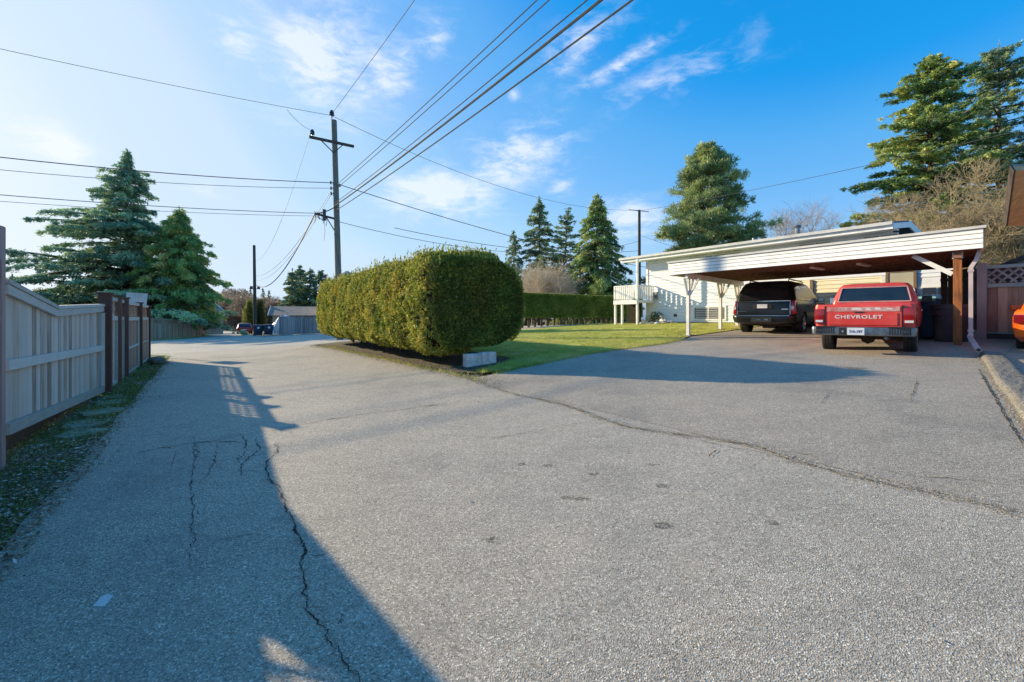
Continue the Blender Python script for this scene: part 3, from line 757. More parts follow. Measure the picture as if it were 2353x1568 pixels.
# sign seen from behind
sp = uv(-2.1, 21.0, 0); sp.z = gz(sp.x, sp.y)
sg = thing('road_sign', 'back of a pale rectangular road sign above the end of the left fence', 'sign', sp)
cdir = Vector((0.86, -0.5, 0)).normalized()
scn = P(319, 687, sp.y); scn = Vector((sp.x, sp.y, scn.z))
sa = Vector((HU[0], HU[1], 0))
mb = MB(); mb.bar(Vector((sp.x, sp.y, sp.z)), Vector((sp.x, sp.y, scn.z + 0.22)), 0.05, 0.05); mb.build('sign_post', 'sign_metal', sg)
mb = MB()
tl = sa * 0.30; upv = Vector((0, 0, 0.235)) ; sk = sa * 0.05
n_ = Vector((WV[0], WV[1], 0)) * 0.04
p0 = scn + n_
mb.hexa([p0 - tl - upv - sk, p0 + tl - upv * 1.15 - sk, p0 + tl - upv * 1.15 - sk + n_ * 0.3, p0 - tl - upv - sk + n_ * 0.3, p0 - tl + upv, p0 + tl + upv * 0.85, p0 + tl + upv * 0.85 + n_ * 0.3, p0 - tl + upv + n_ * 0.3])
mb.build('sign_panel', 'sign_metal', sg)
mb = MB(); mb.bar(p0 - n_ * 0.6 - upv * 0.75 - tl * 0.3, p0 - n_ * 0.6 - upv * 0.75 + tl * 0.3, 0.03, 0.05); mb.bar(p0 - n_ * 0.6 + upv * 0.6 - tl * 0.3, p0 - n_ * 0.6 + upv * 0.6 + tl * 0.3, 0.03, 0.05)
mb.build_each('bracket', 'sign_metal', sg)

# fence across the street on the left of the far lane
def fence_line(name, label, pts, h, mat, latt=0.35, pm=None, step=2.2, bw=0.15):
    root = thing(name, label, 'fence', pts[0])
    for a, b in zip(pts[:-1], pts[1:]):
        L = (b - a).length; n = max(1, int(round(L / step)))
        for k in range(n):
            p, q = a.lerp(b, k / n), a.lerp(b, (k + 1) / n)
            p.z = gz(p.x, p.y); q.z = gz(q.x, q.y)
            d = (q - p); d.z = 0; Ls = d.length; d.normalize(); nn = Vector((-d.y, d.x, 0)) * 0.01
            mb = MB(); nb = max(1, int(Ls / bw))
            for j in range(nb):
                s0, s1 = Ls * j / nb + 0.005, Ls * (j + 1) / nb - 0.005
                c = [p + d * s0 - nn, p + d * s1 - nn, p + d * s1 + nn, p + d * s0 + nn]
                mb.hexa([x + Vector((0, 0, 0.06)) for x in c] + [x + Vector((0, 0, h - latt - 0.03)) for x in c])
            mb.build('board_panel', mat, root)
            if latt > 0.05:
                lb = MB()
                for s in (1, -1):
                    x = -latt
                    while x < Ls:
                        t0, t1 = max(0, -x), min(latt, Ls - x)
                        if t1 > t0 + 0.02:
                            s0, s1 = (x + t0, x + t1) if s == 1 else (Ls - x - t0, Ls - x - t1)
                            o_ = nn * (0.7 * s)
                            lb.bar(p + d * s0 + o_ + Vector((0, 0, h - latt + t0)), p + d * s1 + o_ + Vector((0, 0, h - latt + t1)), 0.012, 0.04)
                        x += 0.16
                lb.build('lattice', mat, root)
            r = MB(); up = Vector((0, 0, 1))
            for zz_ in (0.06, h - latt, h):
                r.bar(p + up * zz_, q + up * zz_, 0.07, 0.07)
            r.build_each('rail', mat, root)
            po = MB(); po.bar(p - up * 0.1, p + up * (h + 0.1), 0.12, 0.12); po.build('post', pm or mat, root)
    e = pts[-1].copy(); e.z = gz(e.x, e.y)
    po = MB(); po.bar(e - Vector((0, 0, 0.1)), e + Vector((0, 0, h + 0.1)), 0.12, 0.12); po.build('post', pm or mat, root)
    return root
A = uv(-9.5, 46.0); B = uv(-3.7, 46.5); C_ = uv(-1.0, 56.8); D_ = uv(-.2, 67)
fence_line('corner_fence', 'brown lattice-topped fence across the street on the left corner of the far lane', [A, B, C_], 1.75, 'fence_far', 0.4)
fence_line('lane_fence', 'orange brown plain board fence further along the far lane, past the lattice fence', [C_ + Vector((0, .3, 0)), D_], 1.8, 'fence_warm', 0.0)
A = uv(6.2, 51.3); B = uv(20, 51.3)
fence_line('grey_fence', 'grey board fence behind the two dark bins, left of the big hedge', [A, B], 1.85, 'fence_bluegrey', 0.0, step=2.5, bw=0.2)

# fence with lattice on the right, beside the carport
rf = thing('neighbour_fence', 'brown board fence with lattice top and pale rail beside the carport, right edge', 'fence', uv(16.3, 2.2, 0.85))
zb = float(gz_uv(16.3, 1.5))
fence_post(16.3, 2.22, zb - 0.05, zb + 1.93, 0.17, 'post_mauve', rf, False)
mb = MB(); boards_v(mb, 16.3, -2.6, 2.12, lambda v: zb + 0.17, lambda v: zb + 1.3, 0.17); mb.build('board_panel', 'fence_warm', rf)
lat = MB(); lattice_v(lat, 16.3, -2.6, 2.12, zb + 1.42, zb + 1.78, 0.13, 0.045); lat.build('lattice', 'post_mauve', rf)
mb = MB(); rail_v(mb, 16.25, 16.34, [(-2.6, zb + 1.301), (2.12, zb + 1.301)], 0.1); rail_v(mb, 16.25, 16.34, [(-2.6, zb + 1.78), (2.12, zb + 1.78)], 0.08); mb.build_each('rail', 'fence_rail', rf)
mb = MB(); rail_v(mb, 16.22, 16.4, [(-2.6, zb - 0.02), (2.12, zb - 0.02)], 0.15); mb.build('base_strip', 'dark_trim', rf)  # dark strip across the gap under the boards
fence_post(16.3, -2.7, zb - 0.05, zb + 1.93, 0.17, 'post_mauve', rf, False)
gt = thing('side_infill', 'dark narrow wooden gate in the gap between house corner and lattice fence', 'infill', uv(18.6, 2.4, 0.95))  # dark boards filling the gap beside the house corner
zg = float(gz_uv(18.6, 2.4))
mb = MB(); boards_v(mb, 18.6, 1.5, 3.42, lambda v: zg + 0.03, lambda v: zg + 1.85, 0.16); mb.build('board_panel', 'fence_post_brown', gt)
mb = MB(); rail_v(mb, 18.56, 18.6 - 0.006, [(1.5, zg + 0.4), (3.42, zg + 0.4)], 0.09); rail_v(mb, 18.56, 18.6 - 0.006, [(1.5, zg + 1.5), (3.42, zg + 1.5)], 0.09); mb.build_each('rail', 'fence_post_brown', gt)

#HOUSE
# ------------------------------------------------------------------ carport
CU, CV0, CV1 = 14.41, 2.36, 9.33
SKEW = 0.165
def cuv(u, v, z=0.0): return uv(u, v + SKEW * (u - CU), z)
def cbox(mb, u0, u1, v0, v1, z0, z1):
    mb.hexa([cuv(u0, v0, z0), cuv(u1, v0, z0), cuv(u1, v1, z0), cuv(u0, v1, z0), cuv(u0, v0, z1), cuv(u1, v0, z1), cuv(u1, v1, z1), cuv(u0, v1, z1)])
cp = thing('carport', 'white flat-roofed double carport on posts in front of the house', 'carport', uv(CU, CV0, 0.77))
ZF0, ZF1 = 2.95, 3.40
mb = MB(); fu = 14.12
for k in range(4):
    z0 = ZF0 + k * (ZF1 - ZF0) / 4; z1 = ZF0 + (k + 1) * (ZF1 - ZF0) / 4 - 0.012
    mb.hexa([cuv(fu - 0.012, CV0 - 0.4, z0), cuv(fu + 0.03, CV0 - 0.4, z0), cuv(fu + 0.03, 10.02, z0), cuv(fu - 0.012, 10.02, z0),
             cuv(fu + 0.004, CV0 - 0.4, z1), cuv(fu + 0.03, CV0 - 0.4, z1), cuv(fu + 0.03, 10.02, z1), cuv(fu + 0.004, 10.02, z1)])
mb.build('front_fascia', 'fascia_white', cp)
mb = MB()
for v0 in (CV0 - 0.4, 10.02):
    s = -1 if v0 < 5 else 1
    for k in range(4):
        z0 = ZF0 + k * (ZF1 - ZF0) / 4; z1 = z0 + (ZF1 - ZF0) / 4 - 0.012
        a, b = sorted((v0 - s * 0.03, v0 + s * 0.014))
        cbox(mb, fu + 0.034, 20.2, a, b, z0, z1)
mb.build('side_fascia', 'fascia_white', cp)
mb = MB(); cbox(mb, fu - 0.03, 20.2, CV0 - 0.45, 10.06, ZF1, ZF1 + 0.035); mb.build('roof', 'roof_top', cp)  # roof shaped to stop short so light falls on the back wall
mb = MB(); cbox(mb, fu - 0.045, fu - 0.031, CV0 - 0.45, 10.06, ZF1 - 0.01, ZF1 + 0.05); mb.build('drip_edge', 'roof_edge', cp)
mb = MB(); cbox(mb, fu + 0.04, 20.2, CV0 - 0.36, 9.98, 3.14, 3.19); mb.build('ceiling', 'ceiling_wood', cp)
mb = MB(); cbox(mb, fu + 0.04, fu + 0.1, CV0 - 0.36, 9.98, 2.935, 3.135)
uu = fu + 0.85
while uu < 20.2:
    cbox(mb, uu, uu + 0.045, CV0 - 0.34, 9.96, 2.99, 3.138); uu += 0.62
mb.build_each('joist', 'joist_wood', cp)
mb = MB(); cbox(mb, fu + 0.12, 20.1, CV0 - 0.07, CV0 + 0.07, 2.78, 2.985); mb.build('right_beam', 'joist_wood', cp)
mb = MB(); cbox(mb, fu + 0.12, 20.1, CV1 - 0.06, CV1 + 0.06, 2.79, 2.985); mb.build('left_beam', 'fascia_white', cp)
for k, du in enumerate((0.0, 3.05, 5.0)):
    u = CU + du; z0 = float(gz_uv(u, CV1))
    mb = MB(); cbox(mb, u - 0.06, u + 0.06, CV1 - 0.06, CV1 + 0.06, z0, 2.788)
    po = mb.build('post', 'white_paint', cp, bevel=0.005)
    br = MB()
    for a, b in ((0.42, 0), (-0.32, 0), (0, -0.42)):
        br.bar(cuv(u + a * 0.14, CV1 + b * 0.14, 2.2), cuv(u + a, CV1 + b, 2.79), 0.05, 0.075)
    br.build_each('brace', 'white_paint', po)
    ft_ = MB(); cbox(ft_, u - 0.15, u + 0.15, CV1 - 0.14, CV1 + 0.14, z0 - 0.05, z0 + 0.05); ft_.build('footing', 'concrete', po, bevel=0.01)
z0 = float(gz_uv(CU, CV0))
mb = MB(); cbox(mb, CU - 0.075, CU + 0.075, CV0 - 0.075, CV0 + 0.075, z0 - 0.02, 2.775)
po = mb.build('post', 'stained_post', cp, bevel=0.006, label='orange brown stained wooden post at the front right corner')
mb = MB(); cbox(mb, CU - 0.09, CU + 0.09, CV0 - 0.09, CV0 + 0.09, 2.775, 2.93); mb.build('bracket', 'white_paint', po)
mb = MB(); mb.bar(cuv(CU, CV0 + 0.08, 2.42), cuv(CU, CV0 + 0.78, 2.93), 0.09, 0.1); mb.build_each('brace', 'white_paint', po)
mb = MB(); cbox(mb, CU + 3.4, CU + 3.5, CV0 - 0.05, CV0 + 0.05, 0.9, 2.78); mb.build('post', 'stained_post', cp)
# lamp battens under the ceiling
for i, (u, v) in enumerate(((15.6, 4.55), (15.6, 5.75))):
    mb = MB(); mb.ubox(u, u + 0.9, v, v + 0.12, 2.93, 2.985)
    o = mb.build('tube_light', 'white_paint', bevel=0.01); tag(o, ['unlit white tube light under the carport ceiling, nearer the wooden post', 'unlit white tube light under the carport ceiling, nearer the middle'][i], 'light', 'tube lights under the carport')
# downspout
dz = float(gz_uv(13.9, 2.1))
ds = thing('downspout', 'pale pink downspout beside the brown post, its foot kicked out over the asphalt', 'downspout', uv(CU - 0.05, CV0 - 0.22, dz))
mb = MB()
p = [uv(CU + 0.1, CV0 - 0.34, 2.93), uv(CU + 0.02, CV0 - 0.3, 2.72), uv(CU - 0.03, CV0 - 0.22, 2.55), uv(CU - 0.03, CV0 - 0.22, z0 + 0.3), uv(CU - 0.1, CV0 - 0.22, z0 + 0.2), uv(CU - 2.0, CV0 - 0.62, float(gz_uv(CU - 2.0, CV0 - 0.6)) + 0.16)]
mb.tube(p, 0.052, 4); mb.build('pipe', 'downspout', ds)
mb = MB(); mb.tube([p[3] + Vector((0, 0, 0.02)), p[3] + Vector((0, 0, 0.08))], 0.07, 4); mb.tube([p[2] - Vector((0, 0, 0.1)), p[2] - Vector((0, 0, 0.05))], 0.07, 4); mb.build_each('strap', 'downspout', ds)
e = (p[5] - p[4]).normalized()
mb = MB(); mb.tube([p[5] - e * 0.02, p[5] + e * 0.003], 0.042, 4); mb.build('outlet', 'black_plastic', ds)

# ------------------------------------------------------------------ house
HUW = 21.55; HV0, HV1 = 3.45, 16.7
hz0 = 0.75
hs = thing('house', 'white sided bungalow with low roof and balcony behind the carport', 'house', uv(HUW, 10, 0.9))
def siding(mb, v0, v1, z0, z1, lap=0.17, u=HUW):
    z = z0
    while z < z1 - 0.01:
        zt = min(z + lap, z1)
        mb.hexa([uv(u - 0.022, v0, z), uv(u + 0.05, v0, z), uv(u + 0.05, v1, z), uv(u - 0.022, v1, z), uv(u - 0.002, v0, zt - 0.004), uv(u + 0.05, v0, zt - 0.004), uv(u + 0.05, v1, zt - 0.004), uv(u - 0.002, v1, zt - 0.004)])
        z += lap
mb = MB(); siding(mb, 9.4, HV1, hz0 + 0.35, 4.7); siding(mb, 5.3, 9.399, 3.0, 4.7); siding(mb, HV0, 5.299, 3.0, 3.3); mb.build('front_wall', 'siding_white', hs)
mb = MB(); siding(mb, 5.55, 9.399, hz0 + 0.3, 2.99); mb.build('carport_wall', 'siding_beige', hs)
mb = MB(); siding(mb, HV0, 5.549, hz0 + 0.3, 2.99, 0.6); mb.build('corner_wall', 'siding_white', hs)
mb = MB(); mb.ubox(HUW + 0.06, 29.0, HV1 - 0.15, HV1 + 0.0, hz0, 4.7); mb.ubox(HUW + 0.06, 28.8, 5.3, 5.42, 3.3, 4.35)
sk_ = lambda u, z, w=0.0: uv(u, HV0 + w + .2 * (u - HUW), z)
mb.hexa([sk_(HUW + .06, hz0), sk_(29, hz0), sk_(29, hz0, .15), sk_(HUW + .06, hz0, .15), sk_(HUW + .06, 3.3), sk_(29, 3.3), sk_(29, 3.3, .15), sk_(HUW + .06, 3.3, .15)])
mb.ubox(28.9, 29.05, 5.43, HV1 - 0.15, hz0, 4.0); mb.build_each('side_wall', 'siding_white', hs)
mb = MB(); mb.ubox(HUW + 0.01, HUW + 0.2, HV0, HV1, hz0 - 0.2, hz0 + 0.34); mb.build('foundation', 'concrete', hs)
mb = MB(); mb.ubox(HUW - 0.045, HUW - 0.024, HV1 - 0.13, HV1 + 0.02, hz0 + 0.3, 4.7); mb.ubox(HUW - 0.045, HUW - 0.024, 5.5, 5.62, hz0 + 0.35, 2.98); mb.build_each('corner_trim', 'white_paint', hs)
# roof: low gable, ridge parallel to the front wall
EU, RU, BU = 20.75, 22.7, 29.6
EV0, EV1 = 5.08, 17.95
ZE, ZR, ZB = 4.92, 5.2, 4.05
mb = MB()
def slab(u0, z0, u1, z1, th=0.06, v0=EV0, v1=EV1):
    mb.hexa([uv(u0, v0, z0 - th), uv(u1, v0, z1 - th), uv(u1, v1, z1 - th), uv(u0, v1, z0 - th), uv(u0, v0, z0), uv(u1, v0, z1), uv(u1, v1, z1), uv(u0, v1, z0)])
slab(EU, ZE, RU, ZR); slab(RU, ZR, BU, ZB)
rfm = mb.build('roof', 'roof_top', hs)
mb = MB(); mb.ubox(EU - 0.03, EU + 0.02, EV0, EV1 + 0.05, ZE - 0.27, ZE - 0.005)
mb.hexa([uv(EU + 0.021, EV0 - 0.03, ZE - 0.27), uv(RU, EV0 - 0.03, ZR - 0.27), uv(RU, EV0 + 0.02, ZR - 0.27), uv(EU + 0.021, EV0 + 0.02, ZE - 0.27), uv(EU + 0.021, EV0 - 0.03, ZE - 0.063), uv(RU, EV0 - 0.03, ZR - 0.063), uv(RU, EV0 + 0.02, ZR - 0.063), uv(EU + 0.021, EV0 + 0.02, ZE - 0.063)])
mb.build('fascia', 'fascia_white', rfm)
mb = MB(); mb.hexa([uv(RU + .002, EV0 - 0.03, ZR - 0.27), uv(BU, EV0 - 0.03, ZB - 0.27), uv(BU, EV0 + 0.02, ZB - 0.27), uv(RU + .002, EV0 + 0.02, ZR - 0.27), uv(RU + .002, EV0 - 0.03, ZR + .01), uv(BU, EV0 - 0.03, ZB + .01), uv(BU, EV0 - .002, ZB + .01), uv(RU + .002, EV0 - .002, ZR + .01)])
mb.build('barge_board', 'fascia_white', rfm)
mb = MB(); mb.ubox(EU - 0.14, EU - 0.035, EV0, EV1 + 0.1, ZE - 0.12, ZE - 0.0); mb.build('gutter', 'roof_edge', rfm)
mb = MB(); mb.ubox(EU + 0.03, HUW + 0.03, EV0 + 0.03, EV1 - 0.02, ZE - 0.24, ZE - 0.2); mb.build('soffit', 'fascia_white', rfm)
# flue and vent pipe on the roof
fp = on_u(1872 * 1.0, 535, 22.3)
fl = uv(22.3, 0, 0)
mb = MB(); c = on_u(1833, 532, 22.2); zr_ = 5.08; mb.tube([(c.x, c.y, zr_ - 0.1), (c.x, c.y, zr_ + 0.38)], 0.09, 10); ch = mb.build('flue', 'worn_chrome', rfm)
mb = MB(); mb.tube([(c.x, c.y, zr_ + 0.38), (c.x, c.y, zr_ + 0.45), (c.x, c.y, zr_ + 0.5)], [0.11, 0.15, 0.13], 10); mb.build('flue_cap', 'worn_chrome', ch)
mb = MB(); c = on_u(1731, 547, 22.2); mb.tube([(c.x, c.y, zr_ - 0.1), (c.x, c.y, zr_ + 0.2)], 0.05, 8); mb.build('vent_pipe', 'white_paint', rfm)

def wall_window(root, name, v0, v1, z0, z1, glass, frame, bars=(), blinds=False, fw=0.06, u=HUW):
    mb = MB()
    a = u - 0.05; b = u - 0.024
    mb.ubox(a, b, v0 - fw, v1 + fw, z0 - fw, z0); mb.ubox(a, b, v0 - fw, v1 + fw, z1, z1 + fw)
    mb.ubox(a, b, v0 - fw, v0, z0, z1); mb.ubox(a, b, v1, v1 + fw, z0, z1)
    for t in bars: mb.ubox(a + 0.004, b, v0 + (v1 - v0) * t - 0.025, v0 + (v1 - v0) * t + 0.025, z0, z1)
    w = mb.build(name, frame, root)
    mb = MB(); mb.ubox(u - 0.032, u - 0.023, v0, v1, z0, z1); mb.build('pane', glass, w)
    if blinds:
        mb = MB(); n = 6
        for k in range(n):
            z = z0 + (z1 - z0) * (k + 0.5) / n
            mb.ubox(u - 0.036, u - 0.0325, v0 + 0.05, v1 - 0.05, z - 0.012, z + 0.022)
        mb.build('blind', 'roof_edge', w)
    return w
def vat(px, u=HUW):
    return to_uv(on_u(px, 700, u))[1]
def zat(px, py, u=HUW):
    return on_u(px, py, u).z
zw = (zat(1630, 733), zat(1630, 707))
wall_window(hs, 'basement_window', vat(1666), vat(1597), zw[0], zw[1], 'house_glass', 'white_paint', (0.53,), True, 0.09)
wall_window(hs, 'rear_window', vat(2189), vat(2121), zat(2150, 683), zat(2150, 661), 'house_glass', 'white_paint', (0.5,), False, 0.05)
for a, b in ((1585, 1700), (1838, 1910), (1985, 2062)):
    wall_window(hs, 'upper_window', vat(b), vat(a), 3.7, 4.56, 'window_grey', 'white_paint', (0.5,), False, 0.05)
# door in the carport wall
dv0, dv1 = vat(2100), vat(2043); zd = 1.05
mb = MB(); mb.ubox(HUW - 0.05, HUW - 0.024, dv0, dv1, zd, zd + 2.03); dr = mb.build('door', 'door_paint', hs)
mb = MB(); mb.ubox(HUW - 0.07, HUW - 0.024, dv0 - 0.09, dv0 - 0.002, zd, zd + 2.1); mb.ubox(HUW - 0.07, HUW - 0.024, dv1 + 0.002, dv1 + 0.09, zd, zd + 2.1); mb.ubox(HUW - 0.07, HUW - 0.024, dv0 - 0.002, dv1 + 0.002, zd + 2.031, zd + 2.1)
mb.build('door_frame', 'frame_brown', dr)
mb = MB(); mb.lathe([(0.0, -0.04), (0.03, -0.03), (0.03, 0.0)], uv(HUW - 0.06, dv0 + 0.1, zd + 1.0), 'x', 10); mb.build('handle', 'chrome', dr)
mb = MB(); vv = vat(1866); mb.ubox(HUW - 0.075, HUW - 0.024, vv - 0.06, vv + 0.06, 1.1, 2.98); mb.build('wall_post', 'frame_brown', hs)
# balcony
bk = MB(); bu0, bv1, bv0 = 19.95, 17.85, 16.1; zdk = 2.33
bk.ubox(bu0, HUW - .06, bv0, bv1, zdk - 0.14, zdk); bal = bk.build('balcony', 'white_paint', hs)
mb = MB(); mb.ubox(bu0 - 0.03, bu0 - 0.003, bv0, bv1, zdk - 0.24, zdk + 0.01); mb.build('rim_board', 'white_paint', bal)
mb = MB()
mb.ubox(bu0, bu0 + 0.06, bv0, bv1, zdk + 0.8, zdk + 0.86); mb.ubox(bu0 + 0.061, HUW - 0.03, bv0, bv0 + .06, zdk + 0.8, zdk + 0.86)
mb.ubox(bu0 + 0.061, HUW - .03, bv1 - 0.06, bv1, zdk + 0.8, zdk + 0.86)
v = bv0 + .11
while v < bv1:
    mb.ubox(bu0 + 0.01, bu0 + 0.035, v, v + 0.1, zdk + 0.06, zdk + 0.799); v += 0.155
u = bu0 + 0.14
while u < HUW - 0.1:
    mb.ubox(u, u + 0.1, bv0 + .01, bv0 + .035, zdk + 0.06, zdk + 0.799); u += 0.155
u = bu0 + 0.14
while u < HUW - .03:
    mb.ubox(u, u + 0.1, bv1 - 0.05, bv1 - 0.025, zdk + 0.06, zdk + 0.799); u += 0.155
mb.build('railing', 'white_paint', bal)
for k, (u, v, zt) in enumerate(((bu0 + 0.06, bv0 + .05, 4.66), (bu0 + 0.06, bv0 + 1.15, zdk - 0.15), (bu0 + 0.06, bv1 - 0.08, zdk - 0.15))):
    z = float(gz_uv(u, v)); mb = MB(); mb.ubox(u - 0.055, u + 0.055, v - 0.055, v + 0.055, z - 0.05, zt); mb.build('balcony_post', 'white_paint', bal)
mb = MB(); mb.ubox(HUW - 0.5, HUW - 0.4, HV1 + 0.1, HV1 + 1.1, 0.7, zdk - 0.15); mb.build('under_shade', 'dark_filler', bal)  # near-black panel standing in for the shade under the deck
# meter boxes and garden bits against the wall
e1 = thing('electric_meter', 'grey electric meter box on the white wall beside the balcony', 'meter', uv(HUW - 0.1, vat(1506), zat(1506, 690)))
mv0, mv1 = vat(1513), vat(1500)
mb = MB(); mb.ubox(HUW - 0.16, HUW - 0.023, mv0, mv1, zat(1506, 689), zat(1506, 672)); mb.build('meter_box', 'concrete', e1, bevel=0.01)
mc = on_u(1507, 681, HUW - 0.17); mb = MB(); mb.lathe([(0.0, -0.06), (0.1, -0.05), (0.11, 0.0)], mc, 'x', 14); mb.build('dial', 'house_glass', e1)
mb = MB(); mb.ubox(HUW - 0.06, HUW - 0.023, vat(1499.5), vat(1493.5), zat(1496, 682), zat(1496, 675)); o = mb.build('junction_box', 'white_paint', bevel=0.01); tag(o, 'small white junction box at the corner of the house wall', 'box')
mb = MB(); mb.ubox(HUW - 0.05, HUW - 0.023, vat(1556), vat(1549), zat(1552, 728), zat(1552, 722)); o = mb.build('wall_vent', 'dark_trim', bevel=0.01); tag(o, 'small dark vent low on the white house wall', 'vent')

# white roofed shed behind the lattice fence
sh = thing('shed', 'grey roofed shed behind the lattice fence on the right edge', 'shed', uv(20.2, -0.5, 0.9))
se, sr_, su0, su1 = 2.72, 3.9, 18.9, 22.5
mb = MB()
mb.face([uv(su0, 2.4, .8), uv(su0, -2.4, .8), uv(su0, -2.4, se), uv(su0, 0, sr_), uv(su0, 2.4, se)]); mb.face([uv(su1, 2.4, .8), uv(su1, 2.4, se), uv(su1, 0, sr_), uv(su1, -2.4, se), uv(su1, -2.4, .8)])
mb.face([uv(su0, 2.4, .8), uv(su0, 2.4, se), uv(su1, 2.4, se), uv(su1, 2.4, .8)]); mb.face([uv(su0, -2.4, .8), uv(su1, -2.4, .8), uv(su1, -2.4, se), uv(su0, -2.4, se)])
mb.build('wall', 'shed_roof', sh)
for sv in (1, -1):
    mb = MB(); mb.hexa([uv(su0 - .2, sv * 2.6, se - .1), uv(su1 + .2, sv * 2.6, se - .1), uv(su1 + .2, sv * .0, sr_), uv(su0 - .2, sv * .0, sr_), uv(su0 - .2, sv * 2.6, se - .02), uv(su1 + .2, sv * 2.6, se - .02), uv(su1 + .2, sv * .0, sr_ + .08), uv(su0 - .2, sv * .0, sr_ + .08)])
    r_ = mb.build('roof', 'roof_top', sh)
    mb = MB(); mb.bar(uv(su0 - .22, sv * 2.62, se - .07), uv(su0 - .22, 0, sr_ + .05), .04, .1); mb.build('roof_trim', 'dark_trim', r_)

# neighbouring house, only its eave corner shows
nh = thing('neighbouring_house', 'corner of a brown wooden eave jutting in high at the right edge', 'house', (11.5, 8.5, 0.7))
Aq = Vector((10.25, 9.0, 3.3)); Bq = Vector((8.68, 7.5, 3.95)); ex = Vector((6, 0.2, 0.1))
nn = (Bq - Aq).cross(ex).normalized() * 0.1
if nn.z < 0: nn = -nn
mb = MB(); mb.hexa([Aq, Bq, Bq + ex, Aq + ex, Aq + nn, Bq + nn, Bq + ex + nn, Aq + ex + nn]); mb.build('eave', 'soffit_wood', nh)
mb = MB(); o_ = -ex.normalized() * 0.02; mb.hexa([Aq + o_ * 2 - nn * 0.1, Bq + o_ * 2 - nn * 0.1, Bq + o_ * 0.1 - nn * 0.1, Aq + o_ * 0.1 - nn * 0.1, Aq + o_ * 2 + nn * 1.3, Bq + o_ * 2 + nn * 1.3, Bq + o_ * 0.1 + nn * 1.3, Aq + o_ * 0.1 + nn * 1.3]); mb.build('eave_trim', 'dark_trim', nh)
mb = MB(); mb.hexa([Aq + nn * 1.01, Bq + nn * 1.01, Bq + ex + nn * 1.01, Aq + ex + nn * 1.01, Aq + nn * 1.4, Bq + nn * 1.4, Bq + ex + nn * 1.4, Aq + ex + nn * 1.4]); mb.build('roof', 'roof_top', nh)
mb = MB(); mb.box(13.2, 19, 3.5, 10.5, 0.4, 3.3); mb.build('wall', 'house_wall_far', nh)

#BINS
# ------------------------------------------------------------------ bins
def garbage_can(loc, h, r, mat, lidmat, label, name='garbage_can', lid=True):
    t = thing(name, label, 'bin', loc)
    mb = MB(); mb.lathe([(0.0, 0.0), (r * 0.8, 0.0), (r * 0.82, 0.03), (r * 0.97, h - 0.12), (r * 1.03, h - 0.11), (r * 1.03, h - 0.05), (r * 0.99, h - 0.04), (r * 1.0, h), (r * 0.94, h), (r * 0.8, 0.1), (0, 0.1)], (0, 0, 0), 'z', 24)
    mb.build('barrel', mat, t, local=True, smooth=40)
    mb = MB()
    for s in (1, -1): mb.tube([(s * r * 0.98, -0.09, h * 0.72), (s * (r + 0.06), -0.08, h * 0.75), (s * (r + 0.06), 0.08, h * 0.75), (s * r * 0.98, 0.09, h * 0.72)], 0.015, 6)
    mb.build('handle', mat, t, local=True)
    return t
def cart(loc, rz, h, w, mat, lidmat, label, group=None):
    t = thing('wheelie_bin', label, 'bin', loc, rz, group)
    a = w / 2
    mb = MB(); mb.hexa([(-a * .75, -a * .78, .06), (a * .75, -a * .78, .06), (a * .75, a * .85, .06), (-a * .75, a * .85, .06), (-a, -a, h * .9), (a, -a, h * .9), (a, a * 1.1, h * .9), (-a, a * 1.1, h * .9)])
    mb.build('body', mat, t, local=True, bevel=0.03, smooth=40)
    mb = MB(); mb.hexa([(-a * 1.06, -a * 1.08, h * .9), (a * 1.06, -a * 1.08, h * .9), (a * 1.06, a * 1.2, h * .9), (-a * 1.06, a * 1.2, h * .9), (-a * .9, -a * .9, h * .97), (a * .9, -a * .9, h * .97), (a * .95, a * 1.1, h), (-a * .95, a * 1.1, h)])
    mb.build('lid', lidmat, t, local=True, bevel=0.02, smooth=40)
    mb = MB(); mb.tube([(-a, a * 1.3, h * .93), (a, a * 1.3, h * .93)], 0.018, 8); mb.build('handle', mat, t, local=True)
    for s in (1, -1):
        mb = MB(); mb.lathe([(0, -.03), (.1, -.03), (.12, -.015), (.12, .015), (.1, .03), (0, .03)], (s * a * .85, a * .85, .12), 'x', 14); mb.build('wheel', 'rubber', t, local=True)
    return t
q = uv(15.3, 2.62); q.z = gz(q.x, q.y)
garbage_can(q, 0.93, 0.36, 'can_dark', None, 'large round dark plastic garbage can behind the brown carport post')
q = uv(15.9, 3.25); q.z = gz(q.x, q.y)
garbage_can(q, 0.8, 0.3, 'black_plastic', None, 'smaller black garbage can further back beside the big round one')
q = P(2126, 800, 11.6); q.z = gz(q.x, q.y)
cart(q, R(-55), 1.2, 0.52, 'bin_blue', 'bin_teal_lid', 'dark teal wheelie bin with pale teal lid beside the red pickup')
bins = [(593, 'dark blue wheelie bin at the foot of the far pole, the left of the two'), (617, 'dark blue wheelie bin beside the grey fence, the right of the two')]
for px, lb in bins:
    q = P(px, 775, 44); q.z = gz(q.x, q.y)
    t = cart(q, R(35), 1.12, 0.85, 'bin_blue', 'bin_blue', lb, 'wheelie bins across the street')
    mb = MB(); mb.box(-0.1, 0.1, -0.425, -0.41, 0.72, 0.9); mb.build('badge', 'plate_white', t, local=True)

